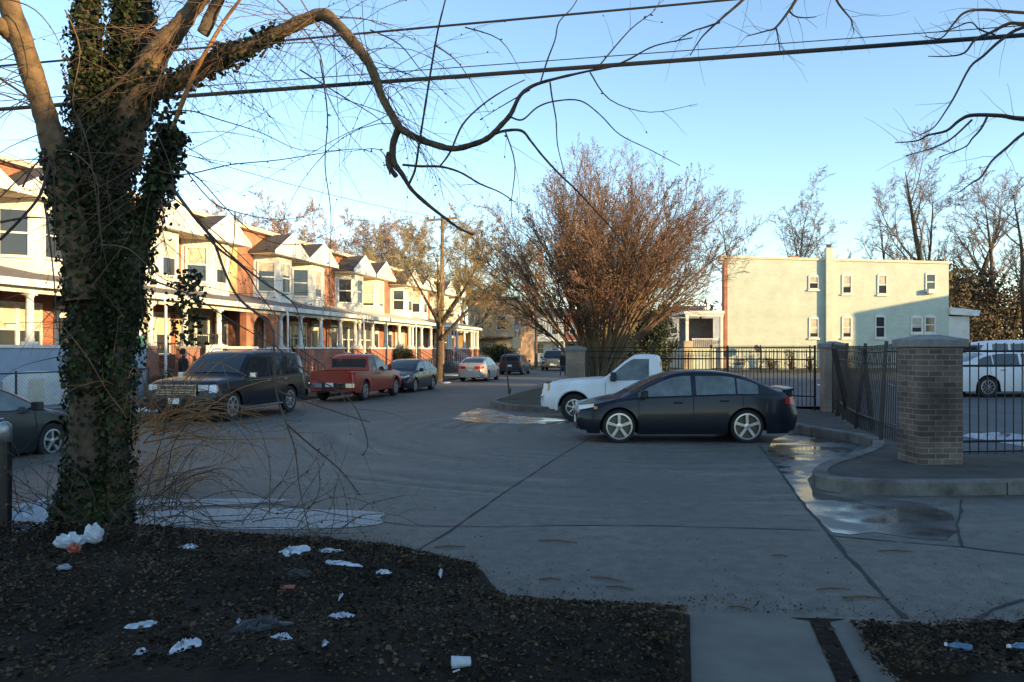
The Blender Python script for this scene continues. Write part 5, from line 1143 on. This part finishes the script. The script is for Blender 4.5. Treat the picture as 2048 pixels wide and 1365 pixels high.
for k in range(180):       # procedural whips from the great branch and the ivy stem
    i = rg.randrange(6, len(B1[0])-2) if k % 3 else rg.randrange(len(L5[0])); src = (B1 if k % 3 else L5)[0][i] if k % 5 else L4[0][rg.randrange(30, len(L4[0])-1)]
    q = src.copy(); d = Vector((rg.uniform(-.9,1), rg.uniform(-.8,.3), rg.uniform(-.9,.35))).normalized(); L_ = rg.uniform(.5, 1.9); Q = [q.copy()]; n_ = 10; dr = rg.uniform(-.13, -.01); cv = perp(d, rg)*.07
    for j in range(n_): d = (d + Vector((0,0,dr)) + cv + perp(d, rg)*.06).normalized(); q = q + d*L_/n_; Q.append(q.copy())
    tw.tube(Q, [.0042 - .0032*j/n_ for j in range(n_+1)], 4, cap=False)
    for j in range(2, n_):
        if rg.random() < .45:
            s_ = rg.uniform(.006,.013); e_ = (d + perp(d, rg)*1.2).normalized(); bu.tube([Q[j], Q[j]+e_*s_, Q[j]+e_*s_*2], [s_*.3, s_*.55, s_*.1], 4, cap=False)
        if rg.random() < .5:
            nd = (d + perp(d, rg)*1.3).normalized(); z = Q[j].copy(); Z = [z]; 
            for m in range(4): nd = (nd + Vector((0,0,-.08)) + perp(nd, rg)*.1).normalized(); z = z + nd*rg.uniform(.03,.13); Z.append(z.copy())
            tw.tube(Z, [.0022,.0018,.0015,.0012,.001], 3, cap=False)
for k in range(55):        # tangle left of the trunk
    src = L3[0][rg.randrange(4, len(L3[0])-6)] if k % 2 else t1[0][rg.randrange(24, 50)]; q = src.copy(); d = Vector((rg.uniform(-1,-.1), rg.uniform(-1,.1), rg.uniform(-.8,.8))).normalized(); L_ = rg.uniform(.4,1.3); Q = [q.copy()]
    for j in range(8): d = (d + Vector((0,0,-.08)) + perp(d, rg)*.12).normalized(); q = q + d*L_/8; Q.append(q.copy())
    tw2.tube(Q, [.006 - .005*j/8 for j in range(9)], 4, cap=False)
whip([(0,480,7.4),(40,440,7.4),(80,390,7.5),(100,320,7.6)], 3.5, tw2, r1=2.5); whip([(0,445,7.3),(60,435,7.4),(120,440,7.6)], 3, tw2); whip([(45,375,7.4),(70,330,7.4),(100,318,7.5),(110,400,7.5),(108,520,7.5)], 2.4, tw2)
whip([(88,400,7.3),(98,470,7.3),(108,560,7.3),(112,640,7.3),(106,640,7.3)], 2.4, tw2)
# lower boughs right of the trunk
for P, r_ in [([(340,370,8.0),(385,430,7.8),(425,480,7.7),(450,545,7.5),(480,600,7.4),(540,650,7.3),(548,700,7.2),(552,780,7.15),(570,840,7.1),(590,900,7.1),(600,980,7.1),(618,1060,7.1),(625,1085,7.1)], 4.2),
              ([(385,430,7.8),(450,500,7.6),(520,560,7.4),(580,600,7.3),(600,640,7.2),(612,720,7.2)], 2.6), ([(575,850,7.1),(620,890,7.1),(680,940,7.1),(720,990,7.1)], 2.2), ([(552,780,7.15),(600,800,7.1),(690,830,7.1),(740,845,7.1)], 1.8), ([(548,690,7.2),(620,750,7.1),(700,800,7.1),(735,880,7.1),(725,912,7.1)], 1.6),
              ([(410,470,7.7),(440,500,7.6),(490,540,7.5),(520,590,7.4),(560,640,7.3)], 3.2), ([(300,560,8.0),(380,590,7.8),(460,640,7.6),(545,690,7.4)], 2)]: whip([p for p in P], r_, tw2, bud=.5, side=9, r1=.8)
tw.build('twigs', M['twig_brown'], ft); tw2.build('lower_twigs', M['twig_dark'], ft); bu.build('buds', M['twig_dark'], ft)
# ivy
iv = MB(); rg = random.Random(23)
def leaf(mb, p, n_, sz, rg):
    up_ = (Vector((0,0,-1)) + perp(n_, rg)*.8).normalized(); t = n_.cross(up_)
    if t.length < .05: return
    t.normalize(); u = t.cross(n_).normalized(); c = rg.uniform(.0,.25)*sz
    P = [p - u*sz*.45, p - u*sz*.1 + t*sz*.55 - n_*c, p + u*sz*.25 + t*sz*.32, p + u*sz*.7, p + u*sz*.25 - t*sz*.32, p - u*sz*.1 - t*sz*.55 - n_*c]; mb.face(P)
def ivy(path, n_, a=0, b_=1, thick=.10, sz=.055, bare=None):
    pts, rad = path; m = len(pts)
    for k in range(n_):
        f_ = (a + (b_-a)*rg.random())*(m-1); i = min(m-2, int(f_)); p = pts[i].lerp(pts[i+1], f_-i); ax = (pts[i+1]-pts[i]).normalized(); d = perp(ax, rg)
        if bare and bare(p + OFF, d): continue
        q = p + d*(rad[i] + thick*(rg.random()**1.6)*(.6+.8*abs(math.sin(p.z*4+math.atan2(d.y,d.x)*2)))); leaf(iv, q, (d + perp(d, rg)*.7).normalized(), sz*rg.uniform(.55,1.25), rg)
def bare(p, d):
    px = 1024 + p.x/p.y*F; py = HY - (p.z - CAMH)/p.y*F
    return d.y < -.2 and ((128 < px < 185 and 395 < py < 560 and rg.random() < .85) or (185 < px < 218 and 790 < py < 920 and rg.random() < .8))
ivy(t1, 17500, .02, 1, .085, sz=.050, bare=bare); ivy(L2, 4800, 0, 1, .10, sz=.047); ivy(L4, 6000, .03, 1, .10, sz=.047); ivy(L5, 500, 0, .35, .08); ivy(B1, 700, 0, .38, .06); ivy(L3, 900, 0, .4, .05)
for k in range(420):       # sprays at the head of the right stem
    p = at(rg.gauss(332, 17), rg.gauss(310, 50), 8.1 + rg.uniform(-.2,.2)) - OFF; leaf(iv, p, Vector((rg.gauss(0,1), rg.gauss(0,1)-1, rg.gauss(0,1))).normalized(), .06*rg.uniform(.6,1.2), rg)
for k in range(260):
    p = at(rg.gauss(375, 18), rg.uniform(540, 690), 8.0 + rg.uniform(-.2,.2)) - OFF; leaf(iv, p, Vector((rg.gauss(0,1), rg.gauss(0,1)-1, rg.gauss(0,1))).normalized(), .05*rg.uniform(.6,1.2), rg)
g = iv.build('ivy', M['ivy_leaf'], ft)

# ---------------------------------------------------------------- second tree, standing off to the right, hangs its boughs into the picture
rt = empty('overhanging_tree', (9.5, 7.2, .2)); tag(rt, 'tree outside the right edge whose dark bare branches hang into the sky', 'tree'); OFF2 = OFF; OFF = Vector(rt.location)
b = MB(); b.tube([(0,0,-.2),(.05,0,1.5),(-.1,0,3.2),(-.5,0,4.6),(-2,0,5.4),(-4.5,-.1,6.0),(-6.6,-.3,6.5)], [.26,.22,.2,.13,.09,.06,.03], 10); b.tube([(-.1,0,3.0),(-.2,0,5),(.3,.2,7.5)], [.17,.12,.05], 9); b.build('trunk', M['bark'], rt, smooth=True)
tw = MB(); bu = MB(); rg = random.Random(31)
for P, r_ in [([(2300,10,7.2),(2150,30,7.1),(2048,26,7),(1966,20,7),(1929,26,7),(1907,48,7),(1882,77,7),(1849,73,7)], 4.5), ([(2300,30,7.2),(2150,50,7.1),(2048,48,7),(2017,48,7),(1981,66,7),(1951,79,7),(1929,106,7),(1896,113,7),(1856,113,7)], 5),
              ([(2300,20,7.2),(2150,40,7.1),(2048,55,7),(2003,80,7),(1966,113,7),(1940,135,7),(1911,190,7),(1893,220,7),(1867,256,7),(1838,271,7)], 4), ([(2350,200,7.3),(2200,240,7.1),(2048,238,7),(2003,232,7),(1944,231,7),(1918,242,7),(1893,262,7),(1856,271,7),(1834,282,7),(1790,286,7)], 6),
              ([(1974,235,7),(1962,258,7),(1944,278,7),(1929,295,7),(1878,315,7)], 2.6), ([(1944,240,7),(1900,280,7),(1860,298,7),(1812,312,7)], 2.2), ([(2300,150,7.2),(2150,200,7.1),(2048,267,7),(2017,293,7),(1984,322,7),(1962,355,7),(1944,366,7),(1918,385,7)], 4),
              ([(1660,-120,7),(1615,-40,7),(1592,0,7),(1578,22,7),(1552,55,7),(1534,62,7),(1493,73,7)], 4.5), ([(1552,55,7),(1556,75,7),(1560,103,7)], 2), ([(1578,22,7),(1590,33,7),(1610,36,7),(1632,34,7)], 2), ([(1545,-110,7),(1510,-30,7),(1486,0,7),(1453,29,7),(1428,51,7),(1402,77,7),(1380,112,7)], 4),
              ([(1440,45,7),(1410,55,7),(1380,65,7),(1350,85,7)], 2.2), ([(1640,-120,7),(1660,-40,7),(1673,0,7),(1688,22,7),(1702,40,7),(1708,66,7)], 4), ([(1990,70,7),(1960,60,7),(1940,45,7),(1900,60,7),(1870,65,7)], 2)]: whip(P, r_, tw, bud=.12, side=8, r1=.9)
for (x_, y_, Y_), z0 in [((2300,10,7.2),4.0),((2300,30,7.2),3.9),((2300,20,7.2),4.2),((2350,200,7.3),3.2),((2300,150,7.2),3.4)]:
    q = at(x_, y_, Y_) - OFF; a0 = Vector((-.15,0,z0)); tw.tube([a0, a0.lerp(q,.35)+Vector((0,.1,.35)), a0.lerp(q,.7)+Vector((0,0,.25)), q], [.06,.045,.03,.02], 6)
for (x_, y_, Y_), e_ in [((1660,-120,7),(-6.4,-.3,6.45)),((1545,-110,7),(-6.6,-.3,6.5)),((1640,-120,7),(-6.5,-.3,6.48))]:
    tw.tube([Vector(e_), at(x_, y_, Y_) - OFF], [.028,.02], 6)
tw.build('branches', M['twig_dark'], rt)
OFF = OFF2

# ---------------------------------------------------------------- brambles and weeds
def bramble(name, label, loc_, n_, seed, mt_, spread, hgt, aim=(1,0), lmin=.6, r_=.0045, leaves=0, grp=None):
    rg = random.Random(seed); e = empty(name, loc_); tag(e, label, 'bramble', grp); b = MB(); lf = MB()
    for k in range(n_):
        a = math.atan2(aim[1], aim[0]) + rg.gauss(0, .75); el = rg.uniform(.25, 1.35); d = Vector((math.cos(a)*math.cos(el), math.sin(a)*math.cos(el), math.sin(el))); L_ = rg.uniform(lmin, spread); q = Vector((rg.uniform(-.35,.45), rg.uniform(-.3,.3), rg.uniform(-.1,.25))); Q = [q.copy()]; cv = perp(d, rg)*rg.uniform(0,.16)
        g_ = L_/11*rg.uniform(1.0, 2.0)/hgt
        for j in range(12): d = (d + Vector((0,0,-g_)) + cv + perp(d, rg)*.13).normalized(); q = q + d*L_/12; q.z = max(q.z, -.04); Q.append(q.copy())
        b.tube(Q, [r_*(1.15 - .8*j/12)*rg.uniform(.9,1.1) for j in range(13)], 4, cap=False)
        for j in range(2, 12):
            if rg.random() < .5:
                nd = (d + perp(d, rg)*1.2).normalized(); z = Q[j].copy(); Z = [z.copy()]
                for m in range(4): nd = (nd + Vector((0,0,rg.uniform(-.15,.1)))).normalized(); z = z + nd*rg.uniform(.02,.11); Z.append(z.copy())
                b.tube(Z, [r_*.45,r_*.4,r_*.32,r_*.25,r_*.2], 3, cap=False)
            if leaves and rg.random() < leaves: leaf(lf, Q[j] + perp(d, rg)*.015, perp(d, rg), rg.uniform(.014,.032), rg)
    b.build('stems', M[mt_], e)
    if lf.F: lf.build('leaves', M['thicket'], e)
    return e
bramble('bramble', 'tangle of dark arching bramble stems spreading right from the ivy tree foot', (-3.9, 8.3, .1), 42, 51, 'twig_dark', 2.7, 1.0, (1,-.05), .9, .005, .18)
bramble('bramble', 'bright orange lit twigs fanning out beside the ivy trunk before the black off-roader', (-3.95, 8.4, 1.0), 48, 52, 'twig_orange', 2.0, 2.2, (1,.02), .5, .0062)
bramble('bramble', 'thin dry stems with dead leaves between the metal post and the ivy tree', (-4.75, 8.2, .15), 26, 53, 'twig_dark', 1.3, 2.2, (-.2,-.1), .5, .0045, .5)
bramble('bramble', 'single forked upright weed at the edge of the leafy verge', (-2.55, 8.0, .08), 8, 54, 'twig_dark', 1.15, 4.5, (.1,0), .6, .005, .2)
bramble('bramble', 'low curved weed stems at the verge edge left of the paving joint', (-2.0, 8.0, .07), 12, 55, 'twig_dark', 1.1, 1.6, (.3,0), .5, .004, .2)
bramble('bramble', 'orange brown brush below the headlights of the black off-roader', (-4.9, 10.5, .0), 60, 56, 'twig_orange', 1.7, 1.8, (.7,.2), .5, .005, .1)

# ---------------------------------------------------------------- leaf litter, snow and rubbish
lt = MB(); rg = random.Random(61)
def in_left(x, y): return x < 1.25 + .215*(y-5.76) and y < ey(x, edge) - .02 and x > -14
N_ = 0
while N_ < 30000:
    Y = 4.3 + (rg.random()**.8)*4.6; x = rg.uniform(-.70*Y, .70*Y)
    if in_left(x, Y) or (x > 2.3 + .2*(Y-5.5) and Y < 5.5) or (abs(x - 2.13 - .22*(Y-5.55)) < .08 and Y < 5.6 and rg.random() < .3):
        f_ = 1; z = fg_z(x, Y) * (min(1, (ey(x, edge)-Y)*2.5) if x < 1.3 else min(1, (5.6-Y)*3, max(0, (x-2.2-.2*(Y-5.5))*4))) + .012 + rg.random()*.02
        n_ = Vector((rg.gauss(0,.55), rg.gauss(0,.55), 1)).normalized(); s_ = rg.uniform(.010,.030)*(1.6 if rg.random() < .15 else 1); leaf(lt, Vector((x, Y, z)), n_, s_, rg); N_ += 1
for k in range(2600):      # stragglers blown onto the paving
    x = rg.uniform(-5, 6); base = ey(x, edge) if x < 1.3 else (5.6 if x > 2.2 else 5.76); Y = base + abs(rg.gauss(0, .22)) * (1 if rg.random() < .75 else 5)
    if Y > 16: continue
    leaf(lt, Vector((x, Y, .008 + rg.random()*.006)), Vector((rg.gauss(0,.3), rg.gauss(0,.3), 1)).normalized(), rg.uniform(.006,.020), rg)
tag(lt.build('leaf_litter', M['litter']), 'dead leaf litter covering the dark verge', 'leaf litter', kind='stuff')
gs = MB()
for k in range(9000):
    Y = 4.3 + rg.random()*4.2; x = rg.uniform(-.7*Y, .7*Y)
    if in_left(x, Y) or (x > 2.4 + .2*(Y-5.5) and Y < 5.45):
        z = fg_z(x, Y)*(min(1, (ey(x, edge)-Y)*2.5) if x < 1.3 else 1); d = Vector((rg.gauss(0,1), rg.gauss(0,1), rg.uniform(.1,.7))).normalized()*rg.uniform(.02,.09); p = Vector((x, Y, z+.005)); s_ = perp(d.normalized(), rg)*.0016; gs.face([p-s_, p+s_, p+d+s_*.3])
tag(gs.build('dry_grass', M['litter']), 'short dry stalks among the leaf litter', 'grass', kind='stuff')
def heap(name, label, px, py, wpx, hpx, seed, m='snow', cat='snow', thick=.03, grp='snow patches', z0=None, rag=.48):
    c = gp(px, py); c.z = 0
    rx = wpx*.42/F*c.y; ry = max(.03, hpx/2/F*c.y/max(.15, (CAMH/c.y)))
    zb_ = fg_z(c.x, c.y)*min(1, max(.1, (ey(c.x, edge)-c.y)*2.5)) if z0 is None else z0
    r = random.Random(seed); ph = [r.uniform(0,6.28) for _ in range(8)]; b = MB(); rows = []
    for i in range(7):
        f_ = 1 - i/6; row = []
        for j in range(30):
            a = 2*math.pi*j/30; k = 1 + rag*sum(math.sin(a*(q+1)+ph[q])/(q*.6+1.3) for q in range(8)); row.append((rx*k*f_*math.cos(a), ry*k*f_*math.sin(a), thick*(1-f_**2.5) *r.uniform(.4,1.2) + thick*.3*r.random()*(0 < i) - .008*(i == 0)))
        rows.append(row)
    b.grid(rows, close=True); o_ = b.build(name, M[m], smooth=True); o_.location = (c.x, c.y, zb_ + .004); tag(o_, label, cat, grp); return o_
heap('snow_patch', 'largest white snow patch in the middle of the leafy verge', 578, 1138, 70, 22, 1, thick=.045); heap('snow_patch', 'thin snow streak right of the largest snow patch', 655, 1130, 50, 8, 2); heap('snow_patch', 'ragged snow crumbs below the largest snow patch', 665, 1158, 90, 6, 3, rag=.5)
heap('snow_patch', 'small white snow patch right of the red wrapper', 762, 1168, 34, 8, 4); heap('snow_patch', 'snow patch on the verge right of the plastic bags', 380, 1122, 50, 9, 5); heap('snow_patch', 'long flat snow patch low on the verge under the ivy tree', 295, 1282, 95, 14, 6, rag=.45)
heap('snow_patch', 'pale grey oblong snow lump at the bottom middle of the verge', 682, 1266, 72, 15, 7, thick=.035, rag=.15); heap('snow_patch', 'rough snow lump with a dark hollow at the bottom edge', 368, 1352, 50, 30, 8, thick=.05); heap('snow_patch', 'small smooth snow lump left of the rough lump at the bottom edge', 282, 1356, 28, 14, 9); heap('snow_patch', 'crumbly snow bits near the bottom middle left', 568, 1330, 44, 16, 10, rag=.5)
heap('snow_patch', 'tiny snow bit right of the crumbly snow bits', 650, 1345, 20, 12, 11); heap('snow_patch', 'tiny snow bit under the curved dry stalk', 478, 1283, 16, 7, 12); heap('snow_patch', 'single small white lump near the paving joint', 880, 1165, 11, 12, 13, thick=.03); heap('snow_patch', 'small white lump below the largest snow patch', 680, 1215, 9, 12, 14, thick=.03)
heap('snow_patch', 'big snow bank behind the ivy trunk beside the metal post', 70, 1040, 110, 95, 15, thick=.16, z0=.0, rag=.12)
heap('snow_patch', 'line of old snow on the pavement left of the black off-roader', 302, 829, 80, 10, 16, thick=.08, z0=.13); heap('snow_patch', 'old snow by the kerb behind the silver sedan', 893, 766, 24, 5, 17, thick=.05, z0=.0); heap('snow_patch', 'snow heap in the parking lot behind the iron fence', 2015, 905, 120, 26, 18, thick=.12, z0=lot_z(8.5,14.7)); heap('snow_patch', 'thin snow strip on the front yard by the street tree', 910, 755, 50, 7, 19, thick=.04, z0=.13)
b = MB(); blob(b, (-3.0, 9.0), 1.75, .55, .006, 5, rag=.10, rot=.02); tag(b.build('slush', M['slush']), 'speckled thin slush along the verge edge right of the ivy tree', 'snow', kind='stuff')
b = MB(); blob(b, (-4.0, 9.95), 1.1, .24, .006, 8, rag=.12, rot=.08); tag(b.build('slush', M['slush']), 'narrow tongue of slush behind the ivy tree', 'snow', kind='stuff')
def crumple(name, label, c, dims, seed, m, cat, rot=0):
    r = random.Random(seed); b = MB(); rows = []
    for i in range(9):
        th = math.pi*i/8; row = []
        for j in range(14):
            a = 2*math.pi*j/14; k = r.uniform(.7,1.15); row.append((dims[0]*math.sin(th)*math.cos(a)*k, dims[1]*math.sin(th)*math.sin(a)*k, max(0, dims[2]*(.5+.5*math.cos(th))*k)))
        rows.append(row)
    b.grid(rows, close=True); o_ = b.build(name, M[m]); o_.location = c; o_.rotation_euler = (0, 0, rot); tag(o_, label, cat); return o_
crumple('plastic_bag', 'crumpled white plastic bag at the ivy tree foot, right of the torn bag', gp(188, 1088, .18), (.09,.08,.17), 1, 'bag_white', 'plastic bag'); crumple('plastic_bag', 'torn white bag lying flatter left of the other bag', gp(138, 1098, .16), (.13,.09,.13), 2, 'bag_white', 'plastic bag', .3)
crumple('food_wrapper', 'red and yellow food wrapper on the torn white bag', gp(148, 1108, .2), (.055,.04,.09), 3, 'wrapper_red', 'wrapper', .5); crumple('grey_bag', 'small dull grey plastic scrap below the white bags', gp(130, 1142, .15), (.06,.05,.05), 4, 'grey_plastic', 'plastic scrap')
crumple('black_bag', 'black plastic bag lying in the leaves at the bottom', gp(520, 1270, .1), (.2,.13,.09), 5, 'plastic_black', 'plastic bag', .6); crumple('black_bag', 'small black bag scrap right under the largest snow patch', gp(595, 1160, .1), (.10,.07,.08), 6, 'plastic_black', 'plastic bag', .2)
o_ = MB().box(-.055,.055,-.02,.02,0,.03).build('red_carton', M['wrapper_red'], bevel=.004); o_.location = gp(575, 1180, .1); o_.rotation_euler = (.3,0,.05); tag(o_, 'flattened bright red carton below the largest snow patch', 'carton')
cu = empty('drink_cup', gp(922, 1335, .1), .15); tag(cu, 'white paper cup lying on its side in the bottom middle', 'cup'); o_ = MB().lathe([(.026,-.055),(.036,.055),(.034,.055),(.024,-.05)], 0, .03, 16, 'y', cap=True).build('cup', M['bag_white'], cu, smooth=False); o_.rotation_euler = (0,0,R(90)); MB().tube([(-.01,-.03,.0),(-.05,-.06,.0)], .005, 6).build('straw', M['bag_white'], cu)
for i, (px, py, sx) in enumerate([(1918,1303,.03),(2042,1303,.035)]):
    e = empty('bottle_cap', gp(px, py, .09), .4*i); tag(e, ['blue plastic bottle lying in the right verge, nearest the footpath', 'blue plastic bottle cut by the right edge'][i], 'bottle', 'blue plastic bottles')
    e.name = 'plastic_bottle'; b = MB().lathe([(.02,-.07),(.026,-.06),(.026,.02),(.012,.05),(.012,.06)], 0, .026, 12, 'y'); b.build('bottle', mat('bottle_blue', (.07,.14,.22), rough=.2, var=0) if i == 0 else M['bottle_blue'], e, smooth=False).rotation_euler = (0,0,1.1); MB().lathe([(.014,.062),(.014,.078)], 0, .026, 10, 'y').build('lid', M['trim_white'], e).rotation_euler = (0,0,1.1)
for i, (px, py, l_, an) in enumerate([(1215,1160,.30,-.5),(1665,1180,.26,.03),(1730,1197,.35,-.1),(1560,1113,.14,-.3),(1790,1104,.32,-.1),(1240,1177,.22,-.35),(1480,1217,.16,-.4),(1115,1084,.4,-.25),(1960,1243,.22,-.35),(1100,1160,.18,.02),(900,1095,.3,.1)]):
    o_ = MB().tube([(-l_/2,0,.006),(0,.012,.012),(l_/2,-.005,.006)], [.006,.008,.004], 5).build('stick', M['twig_brown']); o_.location = gp(px, py, .004); o_.rotation_euler = (0,0,an)
    tag(o_, 'brown broken twig on the paving, ' + ['pointing at the dark stain in the middle','just below the paving joint on the right','long and thick, right of the joint','short one above the stains','just above the dark stains at the right','below the middle one, nearly at the verge','nearest the top of the footpath','farthest one, close to the long crack','at the far right near the lower crack','tiny one left of the middle','on the tip of the leafy verge'][i], 'stick', 'twigs lying on the paving')


# ---------------------------------------------------------------- people
def person(label, loc_, rz, top, legs, pose=0):
    e = empty('person', loc_, rz); tag(e, label, 'person')
    V = [(0,0,.94),(0,.0,1.12),(0,.01,1.36),(0,.01,1.47),(0,.02,1.56),(0,.03,1.66),(0,.02,1.74)]
    E = [(0,1),(1,2),(2,3),(3,4),(4,5),(5,6)]; Rr = [(.15,.11),(.15,.11),(.17,.12),(.07,.065),(.055,.055),(.085,.095),(.06,.07)]
    def chain(root_, pts, rr_):
        p = root_
        for q, r_ in zip(pts, rr_): V.append(q); Rr.append((r_, r_)); E.append((p, len(V)-1)); p = len(V)-1
    st_ = .16*pose
    for s_ in (-1, 1):
        chain(0, [(s_*.10,0,.86),(s_*.11,.03+s_*st_*.5,.48),(s_*.11,s_*st_-.02,.09),(s_*.12,s_*st_+.13,.04)], [.095,.062,.045,.035])
        chain(2, [(s_*.19,0,1.38),(s_*.24,-.02-s_*st_*.5,1.12),(s_*.23,.06-s_*st_,.88),(s_*.22,.09-s_*st_,.78)], [.062,.046,.034,.03])
    me = bpy.data.meshes.new('body'); me.from_pydata(V, E, []); o_ = bpy.data.objects.new('body', me); col.objects.link(o_); o_.parent = e; me.materials.append(M[legs])
    sk = o_.modifiers.new('skin', 'SKIN'); sb = o_.modifiers.new('sub', 'SUBSURF'); sb.levels = sb.render_levels = 2
    for i, r_ in enumerate(Rr): me.skin_vertices[0].data[i].radius = r_; me.skin_vertices[0].data[i].use_root = (i == 0)
    j = MB(); j.lathe([(.19,.80),(.20,.95),(.19,1.15),(.215,1.34),(.17,1.45),(.085,1.49)], 0, 0, 16, cap=False); j.V = [(x*1.15, y*.82, z) for x, y, z in j.V]
    for s_ in (-1, 1): j.tube([(s_*.18,0,1.40),(s_*.245,-.02-s_*st_*.5,1.12),(s_*.235,.06-s_*st_,.87)], [.085,.068,.055], 10)
    j.build('coat', M[top], e, smooth=True)
    h = MB(); h.lathe([(.098,1.60),(.112,1.68),(.10,1.76),(.05,1.81),(.005,1.82)], 0, -.01, 14, cap=False); h.build('hair', M['hair'], e, smooth=True)
    f_ = MB(); f_.lathe([(.05,1.52),(.078,1.57),(.088,1.66),(.07,1.74)], 0, .045, 14, cap=True); f_.box(-.012,.012,.125,.15,1.62,1.665); f_.build('face', M['skin'], e, smooth=False)
    return e
person('person in dark coat and blue jeans walking in the far street beside the buff pillar', (3.62, 57, .0), R(150), 'cloth_dark', 'cloth_jeans', 1)
person('person in black clothing standing on the pavement left of the white sheet', st(5.97, 3.0, .14), R(-60), 'cloth_dark', 'cloth_dark', 0)
person('person in dark clothes half hidden behind the bonnet of the black off-roader', st(8.64, 3.0, .14), R(-70), 'cloth_dark', 'cloth_jeans', 0)
